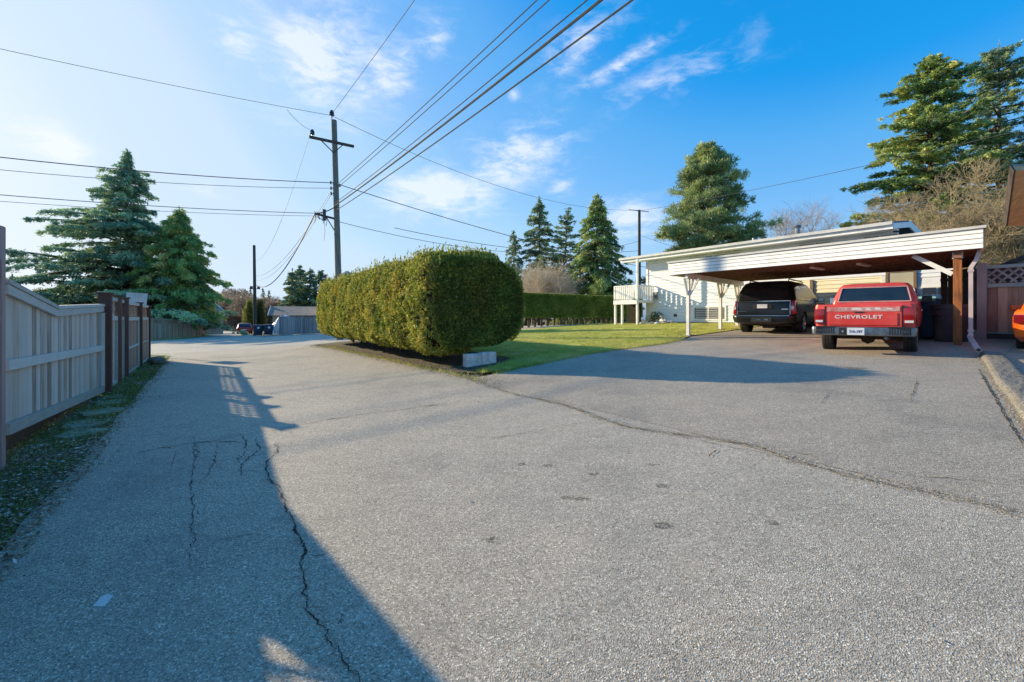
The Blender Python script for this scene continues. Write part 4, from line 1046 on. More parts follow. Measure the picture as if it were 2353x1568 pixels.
#CARS
# ------------------------------------------------------------------ vehicles
def slice_ring(z, xr, xf, hw, rr, rf, crown=0.0):
    pts = []; k = 6
    def arc(cx, cy, r, a0, a1):
        for j in range(k + 1):
            a = a0 + (a1 - a0) * j / k
            pts.append((cx + r * math.cos(a), cy + r * math.sin(a), z))
    def edge(p, q, n=4):
        for j in range(1, n): pts.append((p[0] + (q[0] - p[0]) * j / n, p[1] + (q[1] - p[1]) * j / n, z))
    hp = math.pi / 2
    arc(xf - rf, hw - rf, rf, hp, 0); e0 = pts[-1]
    n0 = len(pts)
    arc2 = []
    edge((xf, hw - rf), (xf, -hw + rf))
    arc(xf - rf, -hw + rf, rf, 0, -hp)
    edge((xf - rf, -hw), (xr + rr, -hw), 8)
    arc(xr + rr, -hw + rr, rr, -hp, -math.pi)
    edge((xr, -hw + rr), (xr, hw - rr))
    arc(xr + rr, hw - rr, rr, math.pi, hp)
    edge((xr + rr, hw), (xf - rf, hw), 8)
    out_ = []
    for (x, y, zz_) in pts:  # a little outward bow on ends
        b = crown * (1 - (y / hw) ** 2)
        xm = (xr + xf) / 2
        out_.append((x + (b if x > xm else -b) * min(1, abs(x - xm) / (0.5 * (xf - xr))) ** 8, y, zz_))
    return out_

def loft(mb, slices, crown=0.05):
    rings = []
    for s in slices:
        z, xr, xf, hw = s[:4]; rr = s[4] if len(s) > 4 else 0.15; rf = s[5] if len(s) > 5 else 0.3
        rg = slice_ring(z, xr, xf, hw, rr, rf, crown); i = len(mb.v); mb.v += [Vector(p) for p in rg]; rings.append((i, len(rg)))
    for (a, n), (b, _) in zip(rings[:-1], rings[1:]):
        for j in range(n):
            j2 = (j + 1) % n
            mb.f.append((a + j, a + j2, b + j2, b + j)); mb.t.append(0.5)
    mb.f.append(tuple(rings[0][0] + j for j in range(rings[0][1]))); mb.t.append(0.5)
    mb.f.append(tuple(rings[-1][0] + j for j in reversed(range(rings[-1][1])))); mb.t.append(0.5)

def carve(o, cutters, smooth=32):
    """boolean cutters out of a body mesh"""
    for c in cutters:
        c.parent = None
        m_ = o.modifiers.new('cut', 'BOOLEAN'); m_.object = c; m_.operation = 'DIFFERENCE'; m_.solver = 'EXACT'
    par = o.parent; o.parent = None
    bpy.context.view_layer.update()
    dg = bpy.context.evaluated_depsgraph_get()
    me = bpy.data.meshes.new_from_object(o.evaluated_get(dg))
    old = o.data; o.modifiers.clear(); o.data = me
    bm = bmesh.new(); bm.from_mesh(me)
    for f in bm.faces: f.smooth = True
    for e in bm.edges: e.smooth = not (len(e.link_faces) == 2 and e.calc_face_angle(0) > R(smooth))
    bm.to_mesh(me); bm.free()
    o.parent = par
    for c in cutters: bpy.data.objects.remove(c, do_unlink=True)
    bpy.data.meshes.remove(old)

def cut_cyl(x, r, hw):
    cs = []
    for s in (1, -1):
        mb = MB(); mb.tube([(x, s * (hw - 0.3), r * 0.9), (x, s * (hw + 0.2), r * 0.9)], r * 1.16, 24)
        cs.append(mb.build('cutter', 'rubber'))
    return cs

def interp_sl(slices, z, i):
    return float(np.interp(z, [s[0] for s in slices], [s[i] for s in slices]))

def side_glass(mb, slices, poly, off=0.006):
    for s in (1, -1):
        mb.face([(x, s * (interp_sl(slices, z, 3) + off), z) for x, z in (poly if s > 0 else poly[::-1])])

def end_glass(mb, slices, ylo, yhi, z0, z1, rear=True, off=0.008, crown=0.05, nz=4, ny=8):
    g = []
    for i in range(nz + 1):
        z = z0 + (z1 - z0) * i / nz; hwz = interp_sl(slices, z, 3); yy = ylo + (yhi - ylo) * i / nz; row = []
        for j in range(ny + 1):
            y = -yy + 2 * yy * j / ny
            x = interp_sl(slices, z, 1 if rear else 2); b = crown * (1 - (y / hwz) ** 2)
            row.append((x - b - off if rear else x + b + off, y, z))
        g.append(row)
    for i in range(nz):
        for j in range(ny): mb.face([g[i][j], g[i][j + 1], g[i + 1][j + 1], g[i + 1][j]], 0.5)

def wheel(root, x, y, r, w, rim='alloy', spokes=5):
    s = 1 if y > 0 else -1
    mb = MB(); h = w / 2
    mb.lathe([(r * .62, -h), (r * .9, -h * 1.0), (r * .985, -h * .82), (r, -h * .6), (r, -h * .32), (r * .975, -h * .3), (r * .975, -h * .2), (r, -h * .18), (r, h * .18), (r * .975, h * .2), (r * .975, h * .3), (r, h * .32), (r, h * .6), (r * .985, h * .82), (r * .9, h), (r * .62, h)], (x, y, r), 'y', 32)
    t = mb.build('wheel', 'rubber', root, local=True, smooth=40)
    mb = MB(); o = s * h
    mb.lathe([(r * .64, o * 1.0), (r * .6, o * .75), (r * .56, o * .2), (0.0, o * .1)], (x, y, r), 'y', 28)
    for k in range(spokes):
        a = 2 * math.pi * k / spokes + 0.3
        mb.bar((x, y + o * .75, r), (x + r * .6 * math.cos(a), y + o * .85, r + r * .6 * math.sin(a)), r * .16, 0.04, (0, 1, 0), 0.5)
    mb.lathe([(0.0, o * 1.0), (r * .14, o * .95), (r * .16, o * .6)], (x, y, r), 'y', 14)
    mb.build('rim', rim, t, local=True, smooth=40)

def text_on(body, size, mat, root, M4, name, sx=1.0, spacing=1.0, bold=0.0):
    cu = bpy.data.curves.new(name, 'FONT'); cu.body = body; cu.size = size; cu.align_x = 'CENTER'; cu.align_y = 'CENTER'
    cu.extrude = 0.002; cu.space_character = spacing; cu.offset = bold
    ob = bpy.data.objects.new('tmp_text', cu); col.objects.link(ob)
    bpy.context.view_layer.update(); dg = bpy.context.evaluated_depsgraph_get()
    me = bpy.data.meshes.new_from_object(ob.evaluated_get(dg)); bpy.data.objects.remove(ob, do_unlink=True); bpy.data.curves.remove(cu)
    me.transform(Matrix.Diagonal((sx, 1, 1, 1))); me.transform(M4)
    me.materials.clear(); me.materials.append(M[mat])
    o = bpy.data.objects.new(name, me); o.parent = root; col.objects.link(o)
    return o
def rear_m(x, y, z):   # text facing backwards (-x): reads left to right from behind, so +text x -> -y
    return Matrix.Translation((x, y, z)) @ Matrix(((0, 0, -1, 0), (-1, 0, 0, 0), (0, 1, 0, 0), (0, 0, 0, 1)))

# --- red pickup
TP = P(1980, 806, 9.6); TP.z = gz(TP.x, TP.y)
PH = 45.0
pk_ = thing('pickup_truck', 'old red pickup truck parked tail out at the front of the carport', 'pickup', TP, R(90 - PH)); pk_.scale = (1.03, 1.07, 1.11)
low = [(.50, .10, 4.55, .74, .06, .2), (.56, .05, 4.62, .80, .07, .25), (.70, .04, 4.64, .82, .07, .25), (.86, .045, 4.62, .825, .07, .25), (.98, .05, 4.58, .815, .07, .25), (1.02, .055, 4.5, .80, .07, .25)]
mb = MB(); loft(mb, low, 0.015); body = mb.build('body', 'red_paint_old', pk_, local=True)
cb = MB(); cb.box(.14, 1.92, -.69, .69, .66, 1.3); cutb = cb.build('cutter', 'rubber')
carve(body, [cutb] + cut_cyl(1.05, .345, .82) + cut_cyl(3.72, .345, .82))
# bed lining
mb = MB(); mb.box(.145, 1.915, -.685, .685, .655, .672); mb.build('bed_floor', 'black_plastic', pk_, local=True)
cab = [(1.0, 2.0, 3.55, .795, .08, .2), (1.08, 2.0, 3.5, .79, .08, .2), (1.2, 2.03, 3.32, .765, .09, .2), (1.38, 2.09, 3.08, .70, .1, .2), (1.47, 2.13, 2.95, .66, .1, .2), (1.53, 2.2, 2.85, .6, .12, .2), (1.55, 2.35, 2.7, .48, .12, .15)]
mb = MB(); loft(mb, cab, 0.02); cabo = mb.build('cab', 'red_paint_old', pk_, local=True, smooth=32)
mb = MB(); end_glass(mb, cab, .655, .585, 1.13, 1.43, True, 0.006, 0.02); mb.build('rear_window', 'slider_glass', cabo, local=True)
mb = MB(); end_glass(mb, cab, .69, .6, 1.12, 1.45, False, 0.006, 0.02); mb.build('windscreen', 'car_glass', cabo, local=True)
mb = MB()
def sidewin(mb, sl, poly): side_glass(mb, sl, poly)
side_glass(mb, cab, [(2.2, 1.12), (3.15, 1.12), (2.92, 1.42), (2.24, 1.42)]); mb.build_each('side_window', 'car_glass', cabo, local=True)
# window surround and beam lines
mb = MB()
for (y0, z0, y1, z1) in ((-.67, 1.115, .67, 1.115), (-.6, 1.445, .6, 1.445), (-.67, 1.115, -.6, 1.445), (.67, 1.115, .6, 1.445)):
    xa = interp_sl(cab, z0, 1) - 0.012 - 0.012; xb = interp_sl(cab, z1, 1) - 0.024
    mb.bar((xa, y0, z0), (xb, y1, z1), 0.022, 0.022, (1, 0, 0))
mb.build('window_trim', 'letter_faded', cabo, local=True)
# tailgate
mb = MB(); mb.box(.008, .04, -.62, .62, .57, .985); tg = mb.build('tailgate', 'red_paint_old', pk_, local=True, bevel=0.008)
mb = MB(); mb.box(.001, .0075, -.59, .59, .875, .965); mb.build('tailgate_band', 'faded_red', tg, local=True)
mb = MB(); mb.box(-.004, .0075, -.56, .56, .60, .84, 0.5); mb.build('tailgate_inset', 'red_paint_old', tg, local=True, bevel=0.01)
mb = MB(); mb.box(-.012, .0, -.02, .12, .845, .872); mb.build('handle', 'black_plastic', tg, local=True)
text_on('CHEVROLET', 0.098, 'letter_white', tg, rear_m(-.006, .06, .765), 'lettering', 1.32, 1.12, 0.0025)
text_on('+ T.I.L.B.', 0.075, 'letter_faded', tg, rear_m(-.001, .36, .92), 'faded_lettering', 1.2, 1.1, 0.001)
mb = MB()
for (y0, y1, z0, z1) in ((-.02, .17, .895, .955), (-.16, -.06, .895, .95), (-.32, -.2, .9, .955), (-.5, -.38, .905, .945)):
    mb.face([(-.0015, y0, z0), (-.0015, y1, z0 + .01), (-.0015, y1 - .02, z1), (-.0015, y0 + .03, z1 - .008)])
mb.build('paint_wear', 'letter_white', tg, local=True)
mb = MB()
for sgn in (1, -1): mb.box(-.0035, .05, min(sgn * .621, sgn * .629), max(sgn * .621, sgn * .629), .57, .99)
mb.box(-.0035, .05, -.62, .62, .560, .5695)
mb.build('panel_gap', 'black_plastic', tg, local=True)
# tail lights
for s in (1, -1):
    mb = MB(); mb.hexa([(.0, s * .63, .63), (.0, s * .815, .63), (.2, s * .832, .63), (.2, s * .63, .63), (.0, s * .63, .93), (.0, s * .81, .93), (.2, s * .826, .93), (.2, s * .63, .93)])
    tl_ = mb.build('tail_light', 'tail_red', pk_, local=True, bevel=0.012, smooth=30)
    mb = MB(); y0, y1 = sorted((s * .66, s * .79)); mb.box(-.006, .004, y0, y1, .655, .70); mb.build('reverse_light', 'tail_white', tl_, local=True)
# bumper with plate
mb = MB()
bs = [(.395, -.1, .1, .80), (.41, -.13, .1, .84), (.50, -.135, .1, .85), (.555, -.125, .1, .85), (.565, -.1, .1, .84)]
loft(mb, [(z, a, b, h, .07, .02) for z, a, b, h in bs], 0.02); bp = mb.build('bumper', 'worn_chrome', pk_, local=True, smooth=35)
for s in (1, -1):
    mb = MB()
    y0, y1 = sorted((s * .42, s * .76))
    mb.box(-.155, -.05, y0, y1, .566, .578); mb.box(-.139, -.13, y0, y1, .425, .567)
    for k in range(8):
        y = s * (.45 + .04 * k); mb.box(-.152, -.1385, y - .012, y + .012, .43, .5655)
    mb.build('step_pad', 'black_plastic', bp, local=True)
mb = MB(); mb.box(-.165, -.15, -.06, .36, .405, .55); mb.build('plate_recess', 'black_plastic', bp, local=True)
mb = MB(); mb.box(-.172, -.166, -.06, .22, .41, .552); pl = mb.build('licence_plate', 'plate_white', bp, local=True)
text_on('516-197', 0.075, 'plate_blue', bp, rear_m(-.1735, .08, .475), 'plate_number', 0.85, 1.0, 0.001)
mb = MB(); mb.lathe([(0, -.16), (.02, -.155), (.025, -.12)], (-.02, .29, .475), 'x', 10); mb.build('hitch_ball', 'chrome', bp, local=True)
# underbody
mb = MB(); mb.box(.2, 4.3, -.42, -.34, .36, .5); mb.box(.2, 4.3, .34, .42, .36, .5); mb.tube([(1.05, -.7, .33), (1.05, .7, .33)], .045, 8); mb.lathe([(0, -.14), (.1, -.1), (.15, 0), (.1, .1), (0, .14)], (1.05, 0, .33), 'y', 14); mb.box(.9, 2.6, -.3, .3, .42, .5)
mb.build('chassis', 'underbody', pk_, local=True)
mb = MB(); mb.tube([(-.02, -.38, .36), (.5, -.38, .34), (.9, -.4, .4), (2.0, -.3, .38)], .032, 8); mb.build('exhaust', 'worn_chrome', pk_, local=True)
for x in (1.05, 3.72):
    for s in (1, -1): wheel(pk_, x, s * .70, .335, .21, 'alloy', 6)
for s in (1, -1):
    mb = MB(); mb.hexa([(3.02, s * .80, 1.1), (3.02, s * 1.0, 1.1), (3.12, s * .98, 1.1), (3.12, s * .80, 1.1), (3.02, s * .82, 1.25), (3.02, s * 1.0, 1.25), (3.1, s * .98, 1.25), (3.1, s * .82, 1.25)])
    mb.build('mirror', 'chrome' if s > 0 else 'black_plastic', pk_, local=True, bevel=0.015)
mb = MB()
for s in (1, -1): mb.box(2.75, 2.9, min(s * .8, s * .835), max(s * .8, s * .835), .9, .93)
mb.build_each('door_handle', 'chrome', pk_, local=True)
mb = MB(); mb.box(4.58, 4.68, -.7, .7, .72, .95); mb.build('grille', 'black_plastic', pk_, local=True, bevel=0.01)

# --- black SUV
SP = P(1752, 769, 15.2); SP.z = gz(SP.x, SP.y)
SH = 46.0
su = thing('suv', 'large black sport utility vehicle parked nose in at the left bay of the carport', 'car', SP, R(90 - SH))
sl = [(.36, .2, 4.9, .86, .15, .3), (.46, .06, 5.0, .96, .18, .35), (.62, .02, 5.05, 1.0, .2, .4), (.85, .05, 5.05, 1.015, .2, .4), (1.03, .06, 5.02, 1.01, .2, .4), (1.13, .08, 4.95, .985, .2, .4), (1.17, .09, 4.85, .965, .2, .4)]
gh = [(1.15, .09, 3.95, .965, .2, .25), (1.3, .14, 3.72, .935, .2, .25), (1.5, .22, 3.4, .875, .2, .25), (1.7, .31, 3.08, .80, .2, .25), (1.82, .38, 2.9, .735, .22, .25), (1.88, .5, 2.75, .64, .25, .25), (1.9, .75, 2.5, .45, .2, .2)]
mb = MB(); loft(mb, sl, 0.05); body = mb.build('body', 'black_paint', su, local=True)
carve(body, cut_cyl(1.12, .40, 1.0) + cut_cyl(4.08, .40, 1.0))
mb = MB(); loft(mb, gh, 0.05); gho = mb.build('cabin', 'black_paint', su, local=True, smooth=32)
mb = MB(); end_glass(mb, gh, .80, .66, 1.2, 1.73, True); mb.build('rear_window', 'car_glass', gho, local=True)
mb = MB(); end_glass(mb, gh, .8, .68, 1.2, 1.74, False); mb.build('windscreen', 'car_glass', gho, local=True)
for nm, poly in (('quarter_window', [(.5, 1.22), (1.32, 1.22), (1.32, 1.7), (.62, 1.7)]), ('rear_door_window', [(1.4, 1.22), (2.3, 1.22), (2.3, 1.72), (1.4, 1.72)]), ('front_door_window', [(2.38, 1.22), (3.55, 1.22), (3.0, 1.68), (2.38, 1.72)])):
    mb = MB(); side_glass(mb, gh, poly); mb.build_each(nm, 'car_glass', gho, local=True)
mb = MB(); mb.box(.3, .62, -.45, .45, 1.83, 1.86); mb.build('spoiler', 'black_paint', gho, local=True, bevel=0.012)
mb = MB()
for s in (1, -1): mb.tube([(.7, s * .62, 1.9), (.8, s * .62, 1.95), (2.6, s * .6, 1.95), (2.7, s * .6, 1.9)], .02, 6)
mb.build_each('roof_rail', 'black_plastic', gho, local=True)
for s in (1, -1):
    mb = MB()
    mb.hexa([(-.0, s * .86, .72), (.04, s * .985, .72), (.25, s * 1.022, .72), (.2, s * .86, .72), (.05, s * .86, 1.18), (.08, s * .955, 1.18), (.28, s * .98, 1.18), (.25, s * .86, 1.18)])
    tl_ = mb.build('tail_light', 'tail_red', su, local=True, bevel=0.02, smooth=30)
    mb = MB(); y0, y1 = sorted((s * .87, s * .95)); mb.box(-.008, .03, y0, y1, .88, .98); mb.build('reverse_light', 'tail_white', tl_, local=True)
mb = MB(); loft(mb, [(.38, .0, .3, .86, .2, .05), (.44, -.08, .3, .97, .22, .05), (.6, -.1, .3, 1.01, .22, .05), (.66, -.08, .3, 1.01, .22, .05), (.68, -.04, .3, .99, .2, .05)], 0.05); bp = mb.build('bumper', 'black_paint', su, local=True, smooth=35)
mb = MB(); mb.box(-.155, -.1, -.85, .85, .645, .672); mb.build('bumper_strip', 'chrome', bp, local=True, bevel=0.008)
mb = MB(); mb.box(-.162, -.14, -.32, .32, .44, .6); mb.build('hitch_panel', 'black_plastic', bp, local=True)
mb = MB(); mb.box(-.168, -.162, -.22, -.1, .5, .55); mb.box(-.168, -.162, .02, .16, .5, .545); mb.build_each('hitch_plate', 'chrome', bp, local=True)
mb = MB(); mb.box(-.03, -.005, -.3, .3, .9, 1.06); mb.build('plate_recess', 'black_plastic', su, local=True, bevel=0.01)
mb = MB(); mb.box(-.042, -.031, -.16, .16, .92, 1.06); mb.build('licence_plate', 'plate_white', su, local=True)
mb = MB(); mb.box(-.012, .03, -.78, -.58, .86, .90); mb.build('badge', 'chrome', su, local=True, bevel=0.005)
mb = MB(); mb.box(-.012, .03, .5, .82, .79, .81); mb.build('emblem', 'chrome', su, local=True, bevel=0.004)
mb = MB()
for sgn in (1, -1):
    zs_ = [.70, .85, 1.0, 1.14]
    pp_ = [(interp_sl(sl, z_, 1) - .05 * (1 - (.83 / interp_sl(sl, z_, 3)) ** 2) - .004, sgn * .83, z_) for z_ in zs_]
    for a_, b_ in zip(pp_[:-1], pp_[1:]): mb.bar(a_, b_, .012, .012, (1, 0, 0))
yy_ = [-.83 + .166 * k_ for k_ in range(11)]
pp_ = [(interp_sl(sl, 1.165, 1) - .05 * (1 - (y_ / .965) ** 2) - .006, y_, 1.165) for y_ in yy_]
for a_, b_ in zip(pp_[:-1], pp_[1:]): mb.bar(a_, b_, .012, .02, (0, 0, 1))
mb.build('tailgate_seam', 'chrome', su, local=True)
mb = MB(); mb.box(.3, 4.7, -.8, .8, .3, .42); mb.box(.35, .75, -.3, .1, .22, .3); mb.tube([(1.12, -.8, .38), (1.12, .8, .38)], .05, 8); mb.build('chassis', 'underbody', su, local=True)
for x in (1.12, 4.08):
    for s in (1, -1): wheel(su, x, s * .86, .40, .27, 'chrome', 6)
for s in (1, -1):
    mb = MB(); mb.hexa([(3.2, s * .98, 1.2), (3.2, s * 1.2, 1.2), (3.36, s * 1.18, 1.2), (3.36, s * .98, 1.2), (3.2, s * 1.0, 1.38), (3.2, s * 1.2, 1.38), (3.34, s * 1.17, 1.38), (3.34, s * 1.0, 1.38)]); mi = mb.build('mirror', 'black_paint', su, local=True, bevel=0.03, smooth=40)
    mb = MB(); y0, y1 = sorted((s * 1.02, s * 1.18)); mb.box(3.185, 3.198, y0, y1, 1.22, 1.36); mb.build('mirror_glass', 'chrome', mi, local=True)
mb = MB()
for s in (1, -1):
    for x in (1.55, 2.55): mb.box(x, x + .2, min(s * 1.01, s * 1.035), max(s * 1.01, s * 1.035), .98, 1.01)
mb.build_each('door_handle', 'black_plastic', su, local=True)

# --- generic smaller cars
def small_car(name, label, loc, heading, paint, L, W, H, suv=False, cat='car'):
    t = thing(name, label, cat, loc, R(90 - heading))
    hw = W / 2; bl = H * .62
    s1 = [(.22, .15, L - .15, hw * .88, .2, .3), (.32, .03, L - .05, hw * .97, .25, .4), (.5, 0, L, hw, .28, .45), (bl * .82, .03, L - .03, hw, .28, .45), (bl * .95, .08, L - .12, hw * .97, .28, .45), (bl, .14, L - .3, hw * .93, .28, .45)]
    r0, r1, f0, f1 = (.2, .5, .3, .42) if suv else (.75, 1.35, .3, .45)
    g = [(bl - .02, r0, L * (1 - f0), hw * .92, .2, .25), (bl + (H - bl) * .5, (r0 + r1) / 2, L * (1 - (f0 + f1) / 2), hw * .83, .2, .25), (H - .08, r1, L * (1 - f1), hw * .72, .2, .25), (H - .02, r1 + .15, L * (1 - f1) - .15, hw * .62, .2, .25), (H, r1 + .4, L * (1 - f1) - .4, hw * .4, .15, .15)]
    mb = MB(); loft(mb, s1, 0.05); b = mb.build('body', paint, t, local=True)
    wr = .32 if not suv else .37
    carve(b, cut_cyl(.85, wr, hw) + cut_cyl(L - .9, wr, hw))
    mb = MB(); loft(mb, g, 0.05); c = mb.build('cabin', paint, t, local=True, smooth=32)
    mb = MB(); end_glass(mb, g, hw * .78, hw * .62, bl + .06, H - .12, True); mb.build('rear_window', 'car_glass', c, local=True)
    mb = MB(); end_glass(mb, g, hw * .78, hw * .62, bl + .06, H - .12, False); mb.build('windscreen', 'car_glass', c, local=True)
    mb = MB(); zt = H - .14; xr0, xr1 = interp_sl(g, bl + .06, 1) + .35, interp_sl(g, zt, 1) + .3; xf0, xf1 = interp_sl(g, bl + .06, 2) - .4, interp_sl(g, zt, 2) - .3
    side_glass(mb, g, [(xr0, bl + .06), (xf0, bl + .06), (xf1, zt), (xr1, zt)]); mb.build_each('side_window', 'car_glass', c, local=True)
    for s in (1, -1):
        mb = MB(); y0, y1 = sorted((s * hw * .62, s * hw * .97)); mb.box(-.03, .2, y0, y1, bl * .68, bl * .88); mb.build('tail_light', 'tail_red', t, local=True, bevel=0.02)
        mb = MB(); mb.box(L - .25, L + .005, y0, y1, bl * .66, bl * .82); mb.build('headlight', 'tail_white', t, local=True, bevel=0.02)
        mb = MB(); y0, y1 = sorted((s * hw * .95, s * (hw + .16))); mb.box(L * .64, L * .64 + .12, y0, y1, bl + .0, bl + .14); mb.build('mirror', paint, t, local=True, bevel=0.03)
    mb = MB(); mb.box(-.045, -.03, -.17, .17, bl * .55, bl * .55 + .14); mb.build('licence_plate', 'plate_white', t, local=True)
    mb = MB(); mb.box(.3, L - .3, -hw * .8, hw * .8, .16, .24); mb.build('chassis', 'underbody', t, local=True)
    for x in (.85, L - .9):
        for s in (1, -1): wheel(t, x, s * (hw - .13), wr, .2)
    return t
def gp(px, Z):
    q = P(px, 760, Z); q.z = gz(q.x, q.y); return q
LH = -35.0
small_car('sedan', 'dark red sedan parked beyond the street beside the far pole', gp(563, 56), LH + 2, 'dark_red_paint', 4.6, 1.8, 1.42)
small_car('far_suv', 'pale grey sport utility vehicle parked far down the lane', gp(513, 98), LH, 'grey_paint', 4.7, 1.85, 1.75, True)
small_car('far_van', 'dark van parked furthest down the lane, left of the pale grey one', gp(499, 112), LH + 180, 'black_paint', 4.8, 1.9, 1.8, True)
oc = Vector((10.80, 8.22, 0)); oc.z = gz(oc.x, oc.y)
small_car('orange_car', 'bright orange car, only its rear corner showing in front of the lattice fence', oc, 52, 'orange_paint', 4.2, 1.8, 1.42)

#POLES
# ------------------------------------------------------------------ utility poles and cables
pb = Vector((-9.48, 24.0, 0)); pb.z = gz(pb.x, pb.y)
ptop = P(767.5, 277, 24.0)
up_ = thing('utility_pole', 'tall weathered wooden utility pole with crossarm rising behind the big hedge', 'utility pole', pb)
mb = MB(); mb.tube([pb - Vector((0, 0, .3)), pb.lerp(ptop, .5), ptop], [.175, .16, .145], 12); mb.build('pole', 'pole_wood', up_, smooth=40)
def on_pole(z):
    t = (z - pb.z) / (ptop.z - pb.z); return pb.lerp(ptop, t)
ca, cb_ = P(714, 318, 23.35), P(816, 340, 24.65)
fwd = Vector((0, -0.19, 0))
mb = MB(); mb.bar(ca + fwd, cb_ + fwd, .11, .13); arm = mb.build('crossarm', 'pole_wood_dark', up_)
cm = (ca + cb_) / 2
mb = MB(); mb.bar(ca.lerp(cb_, .27) + fwd - Vector((0, 0, .08)), on_pole(cm.z - .6) + fwd * .9, .03, .05); mb.bar(ca.lerp(cb_, .73) + fwd - Vector((0, 0, .08)), on_pole(cm.z - .6) + fwd * .9, .03, .05); mb.build_each('brace', 'pole_wood_dark', arm)
def insulator(p, root, s=1.0, name='insulator'):
    mb = MB(); mb.lathe([(0, 0), (.03 * s, 0), (.03 * s, .08 * s), (.11 * s, .1 * s), (.07 * s, .17 * s), (.1 * s, .19 * s), (.05 * s, .3 * s), (0, .31 * s)], p, 'z', 10); mb.build(name, 'porcelain', root, smooth=40)
insulator(ca.lerp(cb_, .07) + fwd + Vector((0, 0, .06)), up_, 1.2)
pin = P(762.5, 266, 23.95)
mb = MB(); mb.tube([ptop + Vector((-.08, -.1, -.3)), pin], .02, 6); mb.build('pin', 'worn_chrome', up_)
insulator(pin - Vector((0, 0, .1)), up_, 1.3)
for z_, s in ((8.75, -1), (8.45, -1), (8.15, -1), (8.6, 1)):
    c = on_pole(z_); mb = MB(); mb.lathe([(0, -.09), (.05, -.08), (.03, 0), (.05, .08), (0, .09)], c + Vector((s * .25, -.05, 0)), 'z', 8)
    mb.bar(c, c + Vector((s * .25, -.05, 0)), .04, .04); mb.build('spool_insulator', 'porcelain', up_)
kb = on_pole(6.75)
kend = Vector((kb.x - 1.05, kb.y - .35, 6.98))
mb = MB(); mb.bar(kb, kend, .09, .1); ka = mb.build('bracket_arm', 'pole_wood_dark', up_)
mb = MB(); mb.bar(on_pole(6.1) + Vector((-.1, -.1, 0)), kb.lerp(kend, .5), .04, .05); mb.build_each('brace', 'pole_wood_dark', ka)
mb = MB()
c = kb.lerp(kend, .55) + Vector((0, -.05, .05))
mb.tube([c + Vector((0, 0, .3)), c - Vector((0, 0, .3))], .09, 8)
for k in range(9):
    q = kb.lerp(kend, .5 + .06 * k) + Vector((0, -.06, 0)); l = random.uniform(.2, .55)
    mb.tube([q + Vector((0, 0, .12)), q + Vector((random.uniform(-.1, .1), 0, -l * .5)), q + Vector((random.uniform(-.12, .12), 0, -l))], .018, 5)
mb.tube([c - Vector((0, 0, .3)), c + Vector((.03, 0, -.9)), c + Vector((-.02, 0, -1.4))], .01, 5)
mb.build('cable_splice', 'cable', ka)

def small_pole(px, Z, ytop, r, label, mat='pole_wood_dark', lean=0):
    b = gp(px, Z); t = P(px + lean, ytop, Z)
    o = thing('utility_pole', label, 'utility pole', b)
    mb = MB(); mb.tube([b - Vector((0, 0, .2)), t], [r * 1.15, r * .85], 10); mb.build('pole', mat, o, smooth=40)
    return o, b, t
p2, p2b, p2t = small_pole(586.5, 50, 564, .17, 'dark bare utility pole across the street beside the two bins', lean=-2.5)
for s in (-.42, .42):
    mb = MB(); mb.tube([P(586, 662, 50) + Vector((s, 0, -.15)), P(586, 662, 50) + Vector((s, 0, .2))], .15, 8); mb.build('lamp', 'cable', p2)
mb = MB(); mb.bar(P(586, 664, 50) + Vector((-.45, 0, 0)), P(586, 664, 50) + Vector((.45, 0, 0)), .06, .06); mb.build('arm', 'cable', p2)
p3, p3b, p3t = small_pole(1469, 45, 483, .16, 'slim dark utility pole behind the balcony of the white house')
mb = MB(); mb.bar(p3t + Vector((-1.0, .3, .1)), p3t + Vector((.9, -.3, -.25)), .06, .06); mb.build('crossarm', 'pole_wood_dark', p3)

def wire(a, b, sag, r, label, name='power_line', n=28, group=None):
    a, b = Vector(a), Vector(b); pts = []
    for k in range(n + 1):
        t = k / n; p = a.lerp(b, t); p.z -= sag * 4 * t * (1 - t); pts.append(p)
    mb = MB(); mb.tube(pts, r, 5); o = mb.build(name, 'cable'); return tag(o, label, 'cable', group)
SL = uv(0, 0)
def along_h(p, d, z): return Vector((p.x + HU[0] * d, p.y + HU[1] * d, z))
def along_w(p, d, z): return Vector((p.x + WV[0] * d, p.y + WV[1] * d, z))
wire(pin, along_h(pb, -32, 12.1), .55, .011, 'thin high line from the pole top to the upper left corner of the sky')
wire(pin, p3t, 1.5, .013, 'thin high line from the pole top down to the slim pole behind the balcony')
wire(pin + Vector((0, 0, .1)), along_w(Vector((-9.1, 24, 0)), -45, 13.0), .6, .012, 'single thin line rising steeply from the pole top, left of the cable bundle')
k1 = on_pole(8.75)
wire(k1 + Vector((-.25, -.05, 0)), along_h(pb, -32, 8.2), 1.0, .021, 'thick cable running left from mid pole across the fir tree')
wire(k1 + Vector((-.25, -.05, -.3)), along_h(pb, -32, 7.9), 1.2, .012, 'thin line just below the thick left cable')
wire(on_pole(7.0) + Vector((-1.05, -.35, 0)), along_h(pb, -32, 6.6), .75, .016, 'lower communication cable running left from the bracket arm')
wire(on_pole(6.85) + Vector((-1.05, -.35, 0)), along_h(pb, -32, 6.3), .8, .01, 'faint line under the lower left cable')
wire(k1 + Vector((.2, -.05, -.1)), along_h(pb, 30, 5.6), .5, .022, 'service cable dropping to the right from mid pole over the hedge')
wire(on_pole(6.6) + Vector((.15, 0, 0)), p3t - Vector((0, 0, 3.2)), 1.5, .015, 'pale lower line running right from the pole behind the hedge')
E = lambda du, z: along_w(Vector((-9.48 + du * HU[0], 24 + du * HU[1], 0)), -45, z)
wire(on_pole(8.6) + Vector((.1, -.15, 0)), E(.0, 8.75), .35, .014, 'left one of the two thin upper lines crossing overhead', group='overhead lines along the lane')
